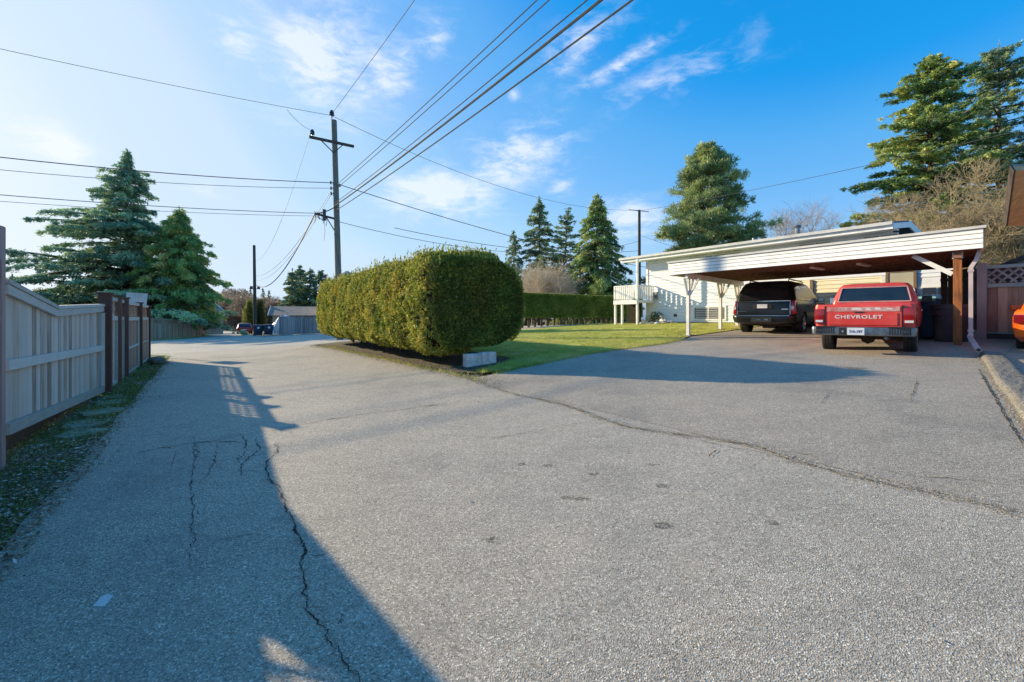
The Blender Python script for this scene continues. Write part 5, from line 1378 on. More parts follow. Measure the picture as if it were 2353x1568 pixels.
wire(on_pole(8.45) + Vector((.15, -.15, 0)), E(.18, 8.65), .35, .014, 'right one of the two thin upper lines crossing overhead', group='overhead lines along the lane')
wire(on_pole(7.45) + Vector((0, -.18, 0)), E(-.1, 7.85), .5, .03, 'thick black lashed cable crossing overhead in the middle of the bundle', group='overhead lines along the lane')
wire(on_pole(7.6) + Vector((0, -.18, 0)), E(-.18, 8.05), .5, .014, 'thin line hugging the upper side of the thick lashed cable', group='overhead lines along the lane')
wire(on_pole(7.2) + Vector((.05, -.18, 0)), E(.2, 7.55), .5, .02, 'rightmost overhead line, running below the thick lashed cable', group='overhead lines along the lane')
wire(on_pole(7.4) + Vector((0, -.15, 0)), kend, .08, .03, 'short end of the lashed cable from pole to bracket arm')
wire(kend, P(590, 656, 50), 1.5, .035, 'thick sagging cable from the bracket arm down to the far pole')
wire(on_pole(8.3) + Vector((-.25, -.05, 0)), P(589, 634, 50), 1.2, .014, 'upper thin line sagging from the big pole to the far pole')
wire(on_pole(8.1) + Vector((-.25, -.05, 0)), P(590, 645, 50), 1.2, .012, 'lower thin line sagging from the big pole to the far pole')
wire(ca + fwd + Vector((.1, 0, .3)), P(588, 600, 50), 1.6, .010, 'faint line from the left crossarm insulator towards the far pole')
jp = pin.lerp(along_h(pb, -32, 12.1), .07) - Vector((0, 0, .25))
wire(ca.lerp(cb_, .07) + fwd + Vector((0, 0, .35)), jp, .15, .01, 'short jumper wire from the crossarm insulator up to the high line', 'jumper_wire')
wire(p3t - Vector((0, 0, .1)), Vector((32, -3, 9.2)), .8, .016, 'long line from the slim pole over the house roof to the right')
wire(p3t - Vector((0, 0, 2.6)), along_h(p3b, 40, 8.5), 1.0, .014, 'line leaving the slim pole low to the right behind the pine')
wire(p3t - Vector((0, 0, 4.2)), along_h(p3b, -26, 7.5), .8, .02, 'line from the slim pole to the left across the cone shaped conifer')

#PLANTS
# ------------------------------------------------------------------ hedges
def hedge_main():
    r = np.random.default_rng(3)
    u0c, L0, L1 = 5.42, 9.05, 21.9
    root = thing('hedge', 'big clipped cedar hedge with a rounded top at the corner of lane and driveway', 'hedge', uv(5.4, 12, .25))
    def surf(th, v, k=1.0):
        # th: angle in the cross section, 0 = lane side, pi/2 = top, pi = lawn side
        c, s = np.cos(th), np.sin(th)
        nl = np.where(c > 0, np.where(s > 0, 4.2, 5.0), 2.5)
        hu = np.where(c > 0, 1.42, 1.5)
        den = (np.abs(c) ** nl + np.abs(s) ** nl) ** (-1 / nl)
        uu = u0c - hu * c * den * k
        zz0 = np.where(s > 0, 1.31, 1.2)
        z = 1.72 + zz0 * s * den * k
        return uu, z
    # v-dependent end shrink: near end almost square, far end rounded
    def shrink(v):
        a = np.clip((v - L0) / .55, 0, 1); b = np.clip((L1 - v) / 1.5, 0, 1)
        return (1 - (1 - a) ** 3) * .16 + .84, np.sqrt(1 - (1 - b) ** 2) * .42 + .58
    n = 175000
    th = r.uniform(-.45 * math.pi, 1.25 * math.pi, n); v = L0 + (L1 - L0) * r.random(n)
    depth = np.abs(r.normal(0, .05, n))
    a, b = shrink(v); k = a * b
    bump = np.array([mnoise.noise(Vector((float(v_) * 1.1, float(t_) * 1.6, 4))) * .06 + mnoise.noise(Vector((float(v_) * 3.6, float(t_) * 4.5, 9))) * .06 for v_, t_ in zip(v, th)])
    uu, z = surf(th, v, k + bump - depth)
    c = np.stack([uu * HU[0] + v * WV[0], uu * HU[1] + v * WV[1], z], 1)
    holes = np.array([mnoise.noise(Vector(p) * 3.1 + Vector((7, 2, 5))) for p in c.tolist()])
    kp = (holes < .34) | (r.random(n) < .18)
    c = c[kp]; uu = uu[kp]; z = z[kp]; th = th[kp]; v = v[kp]; k = k[kp]
    u2, z2 = surf(th, v, k + .15)
    outw = np.stack([(u2 - uu) * HU[0], (u2 - uu) * HU[1], z2 - z], 1)
    # end faces
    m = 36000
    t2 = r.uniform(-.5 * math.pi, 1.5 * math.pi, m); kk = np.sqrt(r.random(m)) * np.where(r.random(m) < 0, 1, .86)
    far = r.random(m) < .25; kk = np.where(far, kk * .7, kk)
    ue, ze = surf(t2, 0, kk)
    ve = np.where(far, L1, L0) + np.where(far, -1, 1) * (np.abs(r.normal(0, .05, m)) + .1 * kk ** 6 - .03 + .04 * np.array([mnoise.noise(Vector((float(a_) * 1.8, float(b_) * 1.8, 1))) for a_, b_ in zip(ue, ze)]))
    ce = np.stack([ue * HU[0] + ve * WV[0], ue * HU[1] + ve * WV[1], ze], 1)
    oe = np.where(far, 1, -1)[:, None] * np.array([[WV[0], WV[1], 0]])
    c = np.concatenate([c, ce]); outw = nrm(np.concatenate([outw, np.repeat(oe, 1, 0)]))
    d = outw * .5 + r.normal(0, .55, c.shape) + np.array([0, 0, .35])
    L = r.uniform(.045, .115, len(c)); W = L * r.uniform(.3, .5, len(c))
    vv, q = cards(c, d, L, W, r)
    # a patchy tint over the random one; end faces get painted shade
    tn = np.array([mnoise.noise(Vector(p) * 2.2) for p in c.tolist()])
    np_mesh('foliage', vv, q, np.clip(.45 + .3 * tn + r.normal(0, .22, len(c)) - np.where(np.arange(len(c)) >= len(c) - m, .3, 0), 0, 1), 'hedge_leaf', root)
    # stray shoots on top
    ns = 900; vs = L0 + (L1 - L0) * r.random(ns); ths = r.uniform(.2 * math.pi, .85 * math.pi, ns)
    a, b = shrink(vs); us_, zs = surf(ths, vs, a * b)
    cc = []; dd = []
    for i in range(ns):
        for j in range(6):
            cc.append((us_[i] * HU[0] + vs[i] * WV[0], us_[i] * HU[1] + vs[i] * WV[1], zs[i] + .03 * j * (1 + (i % 9 == 0)))); dd.append((r.normal() * .5, r.normal() * .5, 1))
    vv, q = cards(np.array(cc) + r.normal(0, .012, (len(cc), 3)), np.array(dd), r.uniform(.06, .11, len(cc)), .03, r)
    np_mesh('shoots', vv, q, r.random(len(cc)), 'hedge_leaf', root)
    # dark inside
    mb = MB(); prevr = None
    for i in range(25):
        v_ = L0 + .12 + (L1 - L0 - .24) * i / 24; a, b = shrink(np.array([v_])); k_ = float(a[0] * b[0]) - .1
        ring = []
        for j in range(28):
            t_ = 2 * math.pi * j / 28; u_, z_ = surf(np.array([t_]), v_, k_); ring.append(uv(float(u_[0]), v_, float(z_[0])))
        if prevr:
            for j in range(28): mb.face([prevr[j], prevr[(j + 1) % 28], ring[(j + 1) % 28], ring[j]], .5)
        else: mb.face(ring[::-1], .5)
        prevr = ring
    mb.face(prevr, .5); mb.build('inner_growth', 'dark_filler', root)
    for i in range(11):
        v_ = L0 + .7 + i * 1.1; uu_ = 5.5 + random.uniform(-.15, .15); z_ = float(gz_uv(uu_, v_))
        mb = MB(); mb.tube([uv(uu_, v_, z_ - .05), uv(uu_, v_ + .05, z_ + .9)], [.07, .05], 7); mb.build('trunk', 'bark', root)
    return root
hedge_main()
# concrete block edging under the hedge
for i, (u, lb) in enumerate(((4.9, 'pale concrete block under the near end of the hedge, left of the two'), (5.31, 'pale concrete block under the near end of the hedge, right of the two'))):
    z = float(gz_uv(u, 8.85)); mb = MB(); mb.ubox(u, u + .4, 8.8, 9.0, z - .02, z + .31 - .01 * i)
    o = mb.build('concrete_block', 'concrete_block', bevel=.012); tag(o, lb, 'block', 'concrete blocks under the hedge')

def hedge_far():
    r = np.random.default_rng(8)
    U0, U1, V = 17.2, 30.5, 24.6
    root = thing('far_hedge', 'long level clipped hedge on bare trunks along the far edge of the lawn', 'hedge', uv(24, V, .6))
    n = 70000; hd = .55
    face_ = r.random(n); uu = U0 + (U1 - U0) * r.random(n)
    zb_ = .6; zlo, zhi = 1.28, 3.0
    z = np.where(face_ < .6, zlo + (zhi - zlo) * r.random(n), zhi - np.abs(r.normal(0, .04, n)))
    v = np.where(face_ < .6, V - hd + np.abs(r.normal(0, .07, n)), V + hd * r.uniform(-1, 1, n))
    low = face_ > .93
    z = np.where(low, zlo + np.abs(r.normal(0, .06, n)), z)
    c = np.stack([uu * HU[0] + v * WV[0], uu * HU[1] + v * WV[1], z], 1)
    nz = np.array([mnoise.noise(Vector(p) * 1.2) for p in c.tolist()])
    c += nz[:, None] * .12 * np.array([[-WV[0], -WV[1], .1]])
    vv, q = cards(c, r.normal(0, 1, c.shape) + np.array([-WV[0], -WV[1], .4]), r.uniform(.08, .17, n), .06, r)
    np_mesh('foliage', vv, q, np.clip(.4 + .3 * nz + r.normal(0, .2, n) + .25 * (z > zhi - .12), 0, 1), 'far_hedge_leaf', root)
    mb = MB(); mb.ubox(U0 + .05, U1 - .05, V - hd + .14, V + hd - .14, zlo + .1, zhi - .12); mb.build('inner_growth', 'dark_filler', root)
    k = 0; u = U0 + .3
    while u < U1:
        z0 = float(gz_uv(u, V)); mb = MB(); mb.tube([uv(u, V, z0 - .05), uv(u + random.uniform(-.05, .05), V, zlo + .35)], [.09, .075], 7); mb.build('trunk', 'bark', root); u += random.uniform(.55, .75)
hedge_far()

# ------------------------------------------------------------------ trees
def tube_np(segs, n=4):
    """segs: array of (p0,p1,r0,r1); returns verts and quads"""
    S = len(segs); p0 = np.array([s[0] for s in segs]); p1 = np.array([s[1] for s in segs]); r0 = np.array([s[2] for s in segs]); r1 = np.array([s[3] for s in segs])
    d = nrm(p1 - p0); ref = np.where(np.abs(d[:, 2:3]) > .9, np.array([[1., 0, 0]]), np.array([[0, 0, 1.]]))
    a = nrm(np.cross(d, ref)); b = np.cross(a, d)
    vs = []
    for (p, r_) in ((p0, r0), (p1, r1)):
        for j in range(n):
            th = 2 * math.pi * j / n; vs.append(p + (a * math.cos(th) + b * math.sin(th)) * r_[:, None])
    V = np.stack(vs, 1).reshape(-1, 3); q = []
    base = np.arange(S)[:, None] * 2 * n
    for j in range(n):
        j2 = (j + 1) % n; q.append(np.concatenate([base + j, base + j2, base + n + j2, base + n + j], 1))
    return V, np.concatenate(q, 0)

def conifer(name, label, base, H, Rad, mat, seed, prof, start=.08, dens=9, spacing=.5, droop=.25, rise=.1, spray=(.35, .75), wid=.16, puff=False, nb=7, bark='bark', lean=(0, 0), group=None, trunk_r=None, clump=.25, lateral=.3, irregular=.3, wind=0):
    r = np.random.default_rng(seed)
    root = thing(name, label, 'tree', base, 0, group)
    base = np.array(base); tr = trunk_r or H * .017
    C, D, Ls, T = [], [], [], []; segs = []
    def axis(t): return base + np.array([lean[0] * t, lean[1] * t, H * t])
    for k in range(10):
        segs.append((axis(k / 10) - np.array([0, 0, .2 if k == 0 else 0]), axis((k + 1) / 10), tr * (1 - k / 10) + .02, tr * (1 - (k + 1) / 10) + .02))
    h = start * H
    while h < H * .985:
        t = h / H; pr = prof((t - start) / (1 - start)) * Rad
        m = max(3, int(r.normal(nb, 1)))
        az0 = r.uniform(0, 6.28)
        for b in range(m):
            az = az0 + 6.283 * b / m + r.normal(0, .3)
            L = max(.25, pr * np.clip(r.normal(1 - irregular * .35, irregular * .5), .3, 1.25))
            if wind: L *= 1 + wind * math.cos(az - 3.5) * (.4 + .6 * (1 - t))
            o = np.array([math.cos(az), math.sin(az), 0]); s_ = np.array([-o[1], o[0], 0])
            rs = rise + r.normal(0, .06); dr = droop * r.uniform(.7, 1.3)
            p0 = axis(t); hh = r.uniform(-.7, .7) * spacing
            def bp(x): return p0[None] + o[None] * (L * x)[:, None] + np.array([[0, 0, 1]]) * (hh + L * (rs * x - dr * x * x + .35 * dr * np.clip(x - .7, 0, 1)))[:, None]
            xs = np.array([0, .35, .7, .96]); pp = bp(xs)
            rad = max(.012, .02 * L + .01)
            for k in range(3): segs.append((pp[k], pp[k + 1], rad * (1 - .3 * k), rad * (1 - .3 * (k + 1))))
            cl = r.normal(0, clump)
            if puff:
                ncl = max(4, int(L * 2.0))
                cx = r.uniform(.35, 1, ncl) ** .7; cc = bp(cx) + s_[None] * (r.normal(0, .2, ncl) * L * (1.1 - cx * .6))[:, None] + r.normal(0, .12, (ncl, 3))
                per = int(dens * 8)
                ctr = np.repeat(cc, per, 0); dirs = r.normal(0, 1, ctr.shape) + np.array([0, 0, .5]) + o * .4
                C.append(ctr + nrm(dirs) * r.uniform(.05, .55, len(ctr))[:, None] + r.normal(0, .08, ctr.shape)); D.append(dirs)
                T.append(np.clip(.5 + cl + np.repeat(r.normal(0, .12, ncl), per) + r.normal(0, .12, len(ctr)), 0, 1)); Ls.append(r.uniform(spray[0], spray[1], len(ctr)) * .75)
            else:
                n = max(10, int(dens * 3.8 * L * (1 + L * .16)))
                ncl = max(4, int(L * 4.2)); cx = np.sqrt(r.uniform(.01, 1, ncl)); cside = r.choice([-1, 1], ncl) * r.uniform(0, 1, ncl) ** .8
                ci = r.integers(0, ncl, n); x = np.clip(cx[ci] + r.normal(0, .10 / max(L, .5), n), 0, 1.03); side = cside[ci]
                lat = side * L * lateral * (1.08 - x) ** .8 + r.normal(0, .12, n)
                c = bp(x) + s_[None] * lat[:, None] + np.array([[0, 0, -1]]) * (np.abs(lat) * droop * .8 + np.abs(r.normal(0, .13, n)) - .05)[:, None] + r.normal(0, .08, (n, 3))
                dv = o[None] * .7 + s_[None] * (side * .8)[:, None] + np.array([[0, 0, -1]]) * (droop * r.uniform(-.4, 1.6, n))[:, None] + r.normal(0, .42, (n, 3))
                C.append(c); D.append(dv); T.append(np.clip(.38 + cl + .2 * x + r.normal(0, .14, ncl)[ci] + r.normal(0, .12, n), 0, 1)); Ls.append(r.uniform(spray[0], spray[1], n) * .66)
        h += spacing * r.uniform(.75, 1.25) * (1 if t < .8 else .7)
    # leader
    n = 30; x = r.uniform(.93, 1.01, n); C.append(np.array([axis(a) for a in x]) + r.normal(0, .05, (n, 3))); D.append(r.normal(0, .5, (n, 3)) + np.array([0, 0, 1])); T.append(r.uniform(.3, .8, n)); Ls.append(np.full(n, spray[0]))
    C = np.concatenate(C); D = np.concatenate(D); T = np.concatenate(T); Ls = np.concatenate(Ls)
    vv, q = cards(C, D, Ls, Ls * wid / .5 * r.uniform(.7, 1.3, len(Ls)), r, 0.0 if puff else .12)
    np_mesh('crown', vv, q, T, mat, root)
    V, Q = tube_np(segs, 6); np_mesh('trunk', V, Q, np.full(len(Q), .5), bark, root, True)
    return root

def bare_tree(label, base, H, spread, mat, seed, levels=5, name='bare_tree', trunks=1, first=.25, rr=None, group=None, kids=(3, 5), rmin=.009):
    r = np.random.default_rng(seed); root = thing(name, label, 'tree', base, 0, group); segs = []; tsegs = []
    base = np.array(base)
    def grow(p, d, L, rad, lev):
        q = p; n = 3
        for k in range(n):
            d = nrm(d + r.normal(0, .13, 3) + np.array([0, 0, .05])); q2 = q + d * L / n
            (tsegs if lev == 0 else segs).append((q, q2, rad * (1 - .25 * k / n), rad * (1 - .25 * (k + 1) / n))); q = q2
            if lev > 0 and lev < levels and k < n - 1 and r.random() < .6: sub(q, d, L, rad, lev, 1)
        if lev < levels: sub(q, d, L, rad, lev, int(r.integers(kids[0], kids[1])))
    def sub(q, d, L, rad, lev, m):
        for _ in range(m):
            sd = r.normal(0, 1, 3) * np.array([spread, spread, .55]); grow(q, nrm(d + sd * .75), L * r.uniform(.6, .85), max(rad * .55, rmin), lev + 1)
    for t in range(trunks):
        d = np.array([r.normal(0, .2), r.normal(0, .2), 1.0]); grow(base + np.array([r.normal(0, .15 * (trunks - 1)), r.normal(0, .15 * (trunks - 1)), -.1]), nrm(d), H * first * r.uniform(.85, 1.15), rr or H * .013, 0)
    zmax = max(s[1][2] for s in segs) - base[2]; k = H / zmax
    segs = [(base + (a - base) * k, base + (b - base) * k, c, d_) for a, b, c, d_ in segs]; tsegs = [(base + (a - base) * k, base + (b - base) * k, c, d_) for a, b, c, d_ in tsegs]
    V, Q = tube_np(segs, 3); np_mesh('branches', V, Q, np.full(len(Q), .5), mat, root)
    V, Q = tube_np(tsegs, 6); np_mesh('trunk', V, Q, np.full(len(Q), .5), mat, root, True)
    return root

def shrub(name, label, base, rx, rz, n, mat, seed, leaf=(.1, .25), core=True, cat='shrub', group=None, lobes=7, wf=.4, stems='bark'):
    r = np.random.default_rng(seed); root = thing(name, label, cat, base, 0, group); base = np.array(base)
    cs = np.stack([r.normal(0, .42, lobes) * rx, r.normal(0, .42, lobes) * rx, rz * r.uniform(.3, .75, lobes)], 1); rad = r.uniform(.35, .55, lobes)
    i = r.integers(0, lobes, n); d = nrm(r.normal(0, 1, (n, 3))); rr_ = rad[i] * (1 - np.abs(r.normal(0, .16, n)))
    c = base + cs[i] + d * rr_[:, None] * np.array([rx, rx, rz * .62]); c[:, 2] = np.maximum(c[:, 2], base[2] + .03)
    vv, q = cards(c, d + r.normal(0, .6, (n, 3)), r.uniform(leaf[0], leaf[1], n), np.mean(leaf) * wf, r)
    np_mesh('foliage', vv, q, np.clip(.45 + r.normal(0, .12, lobes)[i] + r.normal(0, .2, n), 0, 1), mat, root)
    segs = [(base, base + cs[k], .05, .015) for k in range(lobes)]; V, Q = tube_np(segs, 5); np_mesh('stems', V, Q, np.full(len(Q), .5), stems, root)
    return root

cone = lambda p: (lambda t: (1 - t) ** p * (1 - .25 * np.exp(-t * 12)))
def at(px, Z, dz=0):
    q = gp(px, Z); q.z += dz; return q
def hgt(base, py): return EYE + (725 - py) / FPX * base.y - base.z

# left side
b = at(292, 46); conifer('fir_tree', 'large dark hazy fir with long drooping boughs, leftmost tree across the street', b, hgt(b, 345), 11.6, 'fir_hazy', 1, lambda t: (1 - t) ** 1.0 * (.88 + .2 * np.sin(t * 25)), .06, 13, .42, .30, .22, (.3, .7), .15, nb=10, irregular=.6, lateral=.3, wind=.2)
b = at(412, 46); conifer('cedar_tree', 'dense dark green cone shaped cedar to the right of the hazy fir', b, hgt(b, 475), 6.3, 'cedar', 2, lambda t: (1 - t) ** .8 * (1 - .62 * np.exp(-t * 8)), .13, 24, .36, .55, .25, (.25, .6), .15, nb=9, irregular=.35, lateral=.32)
b = at(170, 44); shrub('garden_shrub', 'pale yellow green bush above the left fence, under the hazy fir', b, 3.2, 5.0, 7000, 'shrub_yellow', 3, (.15, .4), lobes=9)
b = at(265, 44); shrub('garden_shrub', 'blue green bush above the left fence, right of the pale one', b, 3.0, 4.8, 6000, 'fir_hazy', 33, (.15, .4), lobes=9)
b = Vector((-66, 44, 0)); b.z = gz(b.x, b.y); conifer('fir_tree', 'tall unseen fir beyond the fence whose long shadow lies across the street', b, 21, 7, 'fir_hazy', 99, cone(.8), .05, 6, .7, .3, .15, (.5, 1.0), .2, nb=6)  # out of view, added for the shadow it casts on the street
b = at(28, 60); conifer('small_conifer', 'tip of a small conifer above the fence at the left edge', b, hgt(b, 632), 3.2, 'fir_blue', 4, cone(.9), .05, 8, .5, .3, .1, (.3, .6), .15)
b = at(455, 52); shrub('garden_shrub', 'dark low bush behind the far lane fence, below the cedar', b, 1.8, 2.6, 3500, 'shrub_dark', 5, (.12, .3))
b = at(481, 62); shrub('garden_shrub', 'dark upright bush at the far end of the brown lane fence', b, 1.6, 3.4, 3500, 'shrub_dark', 51, (.12, .3))
# end of the far lane
for i, (px, Z, yt, sd, lb) in enumerate([(512, 105, 688, 6, 'bare brown tree at the end of the far lane, left of the road'), (548, 118, 668, 7, 'bare brown tree at the end of the far lane, tallest of the group'), (563, 100, 690, 16, 'bare brown tree right behind the red sedan'), (530, 130, 676, 17, 'bare brown tree closing the view at the very end of the lane'), (602, 95, 696, 18, 'bare brown tree behind the dark far pole'), (628, 110, 690, 19, 'bare brown tree above the grey fence, left of the evergreens')]):
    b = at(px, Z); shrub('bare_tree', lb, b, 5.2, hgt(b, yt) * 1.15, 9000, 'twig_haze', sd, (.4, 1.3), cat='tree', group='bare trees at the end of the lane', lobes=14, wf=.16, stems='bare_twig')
for i, (px, Z, yt, rd_, lb) in enumerate([(575, 140, 662, 3, 'slender conifer far away right above the red sedan'), (604, 135, 664, 3.4, 'slender conifer far away just right of the dark pole'), (618, 138, 668, 3, 'slender conifer far away, between dark pole and evergreen clump'), (640, 140, 690, 3, 'short conifer far away left of the evergreen clump'), (540, 150, 665, 4, 'slender conifer far away above the bare trees')]):
    b = at(px, Z); conifer('far_conifer', lb, b, hgt(b, yt), rd_, 'fir_blue', 60 + i, cone(.9), .1, 6, .8, .3, .1, (.5, 1.0), .2, nb=5, group='conifers beyond the end of the lane')
for i, (px, Z, yt, rd_, lb) in enumerate([(672, 88, 620, 3.6, 'leftmost tall evergreen in the clump behind the grey fence'), (690, 92, 612, 4.2, 'tallest evergreen in the clump behind the grey fence'), (712, 90, 618, 3.8, 'third evergreen from the left in the clump behind the grey fence'), (738, 92, 622, 4.0, 'evergreen at the right of the clump, beside the big pole'), (756, 96, 640, 4.0, 'low evergreen behind the big pole at the end of the hedge')]):
    b = at(px, Z); conifer('evergreen_tree', lb, b, hgt(b, yt), rd_, 'fir_blue', 70 + i, lambda t: (1 - t) ** .6 * (1 - .3 * np.exp(-t * 8)), .05, 10, .6, .35, .2, (.45, .9), .2, nb=7, group='evergreens behind the grey fence')
b = at(573, 63); conifer('cypress', 'yellow green upright cypress just left of the dark far pole', b, 4.6, 1.0, 'shrub_yellow', 81, lambda t: (1 - t) ** .5, .02, 40, .2, -.3, .8, (.15, .35), .14, nb=7)
b = at(597, 63); conifer('cypress', 'dark upright cypress just right of the dark far pole', b, 4.7, .9, 'shrub_dark', 82, lambda t: (1 - t) ** .5, .02, 40, .2, -.3, .8, (.15, .35), .14, nb=7)
# behind the far hedge
b = at(1181, 62); conifer('fir_tree', 'small slender fir, leftmost behind the long level hedge', b, hgt(b, 530), 3.6, 'fir_blue', 21, cone(.8), .05, 10, .55, .35, .1, (.35, .8), .14, irregular=.5)
b = at(1240, 62); conifer('fir_tree', 'tall spiky fir behind the long level hedge, left of the cone shaped one', b, hgt(b, 455), 5.4, 'fir_blue', 22, cone(.7), .05, 11, .6, .3, .15, (.4, .85), .14, irregular=.6)
b = at(1287, 64); conifer('fir_tree', 'shorter fir leaning out behind the spiky fir', b, hgt(b, 480), 4.0, 'fir_blue', 23, cone(.6), .2, 9, .7, .2, .3, (.4, .85), .14, irregular=.8, lean=(1.2, 0))
b = at(1372, 56); conifer('fir_tree', 'broad cone shaped sunlit conifer behind the long level hedge', b, hgt(b, 445), 6.8, 'fir_yellow', 24, lambda t: (1 - t) ** .85 * (1 - .15 * np.exp(-t * 8)) + .02, .05, 17, .42, .5, .1, (.3, .7), .15, nb=8, irregular=.35)
for i, (px, Z, yt, lb) in enumerate([(1200, 52, 600, 'bare twiggy bush behind the long hedge, beside the big clipped hedge'), (1248, 50, 575, 'bare twiggy bush behind the long hedge, below the spiky fir'), (1285, 53, 590, 'bare twiggy bush behind the long hedge, left of the cone shaped conifer'), (1225, 56, 610, 'low bare bush behind the long hedge, between the two taller bare bushes')]):
    b = at(px, Z); bare_tree(lb, b, hgt(b, yt), .8, 'bare_twig_tan', 90 + i, 5, 'bare_bush', 2, .22, .05, 'bare bushes behind the long hedge', (3, 5))
# over the house
b = at(1627, 55); conifer('pine_tree', 'big bushy sunlit pine rising behind the white house roof', b, hgt(b, 332), 7.9, 'pine', 31, lambda t: (1 - t) ** .6 * (.92 + .14 * np.sin(t * 19)) + .03, .12, 9, .62, .05, .24, (.3, .65), .1, True, 11, 'pine_bark', trunk_r=.28, irregular=.45)
b = at(1790, 62); bare_tree('fine bare tree behind the roof, right of the big pine', b, hgt(b, 470), .85, 'bare_twig', 34, 6, trunks=1, first=.24, kids=(3, 4))
b = at(2138, 44); conifer('fir_tree', 'towering sunlit fir with layered boughs above the carport', b, hgt(b, 128), 8.6, 'fir_yellow', 35, lambda t: (1 - t) ** .5 * (.9 + .15 * np.sin(t * 31)), .15, 20, .5, .16, .16, (.3, .7), .13, nb=7, irregular=.6, lateral=.25)
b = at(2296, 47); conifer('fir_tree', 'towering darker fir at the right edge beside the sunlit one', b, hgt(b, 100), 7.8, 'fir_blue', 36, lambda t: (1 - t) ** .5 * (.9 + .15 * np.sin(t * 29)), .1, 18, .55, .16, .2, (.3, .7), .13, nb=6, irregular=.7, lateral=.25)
b = at(2190, 33); bare_tree('wide bare golden tree above the right end of the carport', b, hgt(b, 375), .95, 'bare_twig_gold', 37, 6, trunks=2, first=.2, kids=(3, 5), rmin=.010)
b = at(2075, 38); bare_tree('bare golden tree above the roof end of the house', b, hgt(b, 420), .95, 'bare_twig_gold', 38, 6, trunks=2, first=.2, kids=(3, 4), rmin=.010)
b = at(2330, 30); bare_tree('bare golden tree at the right edge under the brown eave', b, hgt(b, 420), .9, 'bare_twig_gold', 39, 6, trunks=1, first=.22, kids=(3, 4), rmin=.010)
b = at(2270, 36); conifer('fir_tree', 'low green conifer between carport post and shed', b, hgt(b, 500), 3.5, 'fir_blue', 40, lambda t: (1 - t) ** .5, .02, 12, .5, .3, .1, (.3, .7), .15, irregular=.4)
b = at(2000, 52); conifer('fir_tree', 'small fir bough mass left of the towering fir, above the roof', b, hgt(b, 500), 4.0, 'fir_yellow', 41, lambda t: (1 - t) ** .5, .05, 10, .6, .3, .1, (.3, .7), .14, irregular=.6)
# small plants
b = uv(20.9, vat(1498)); 
q = on_u(1497, 740, 21.0); q.z = gz(q.x, q.y); shrub('potted_plant', 'dark straggly plant against the blue shaded house wall', q, .55, .75, 260, 'shrub_dark', 44, (.08, .2), cat='plant')
# stones along the wall base
for i in range(4):
    q = on_u(1478 + i * 11, 742, 20.9); q.z = gz(q.x, q.y) + .03
    bm = bmesh.new(); bmesh.ops.create_icosphere(bm, subdivisions=2, radius=1)
    for v in bm.verts: v.co = Vector((v.co.x * .2, v.co.y * .14, v.co.z * .11)) * (1 + .25 * mnoise.noise(v.co * 1.5 + Vector((i * 3, 0, 0))))
    me = bpy.data.meshes.new('edging_stone'); bm.to_mesh(me); bm.free(); me.materials.append(M['concrete_block']); o = bpy.data.objects.new('edging_stone', me); o.location = q; col.objects.link(o)
    tag(o, 'rough pale stone in the row edging the lawn below the house wall', 'stone', 'edging stones along the house')

# ------------------------------------------------------------------ far houses
def far_house(label, base, w, d, h, rh, rz, wall, roof):
    t = thing('far_house', label, 'house', base, rz)
    mb = MB(); mb.box(-w / 2, w / 2, -d / 2, d / 2, -1, h); mb.build('wall', wall, t, local=True)
    mb = MB(); e = .5; a, b = w / 2 + e, d / 2 + e
    mb.hexa([(-a, -b, h - .1), (a, -b, h - .1), (a, b, h - .1), (-a, b, h - .1), (-a, -.05, h + rh), (a, -.05, h + rh), (a, .05, h + rh), (-a, .05, h + rh)])
    r_ = mb.build('roof', roof, t, local=True)
    mb = MB()
    for s in (1, -1):
        mb.bar((s * (a + .03), -b, h - .1), (s * (a + .03), 0, h + rh + .02), .08, .22); mb.bar((s * (a + .03), b, h - .1), (s * (a + .03), 0, h + rh + .02), .08, .22)
    mb.build_each('barge_board', 'white_paint', r_, local=True)
    for k in (-.25, .25):
        mb = MB(); mb.box(w * k - .6, w * k + .6, -d / 2 - .04, -d / 2 - .005, h - 1.7, h - .6); mb.build('window', 'house_glass', t, local=True)
    return t
far_house('low house with pale roof behind the grey fence', at(694, 64), 7, 9, 2.6, 1.2, R(25), 'house_wall_far', 'roof_brown')
far_house('white gabled house peeking over the left end of the big hedge', at(815, 66), 10, 7, 6.0, 2.5, R(100), 'siding_white', 'roof_top')
far_house('house hidden behind the corner fence across the street, left of the lane', at(400, 62), 9, 9, 2.8, 1.8, R(55), 'house_wall_far', 'roof_top')
# tarp covered heap behind the grey fence
q = at(655, 52.5)
bm = bmesh.new(); bmesh.ops.create_uvsphere(bm, u_segments=24, v_segments=12, radius=1)
for v in bm.verts:
    n_k = 1 + .3 * mnoise.noise(v.co * 2.1); v.co = Vector((v.co.x * 1.45 * n_k, v.co.y * .8 * n_k, max(0, v.co.z) * 2.15 * (1 + .15 * mnoise.noise(v.co * 3))))
for f in bm.faces: f.smooth = True
me = bpy.data.meshes.new('tarp'); bm.to_mesh(me); bm.free(); me.materials.append(M['tarp_blue']); o = bpy.data.objects.new('tarp', me); o.location = q; o.rotation_euler = (0, 0, R(35)); col.objects.link(o); tag(o, 'pale blue tarp heaped up behind the grey fence', 'tarp')

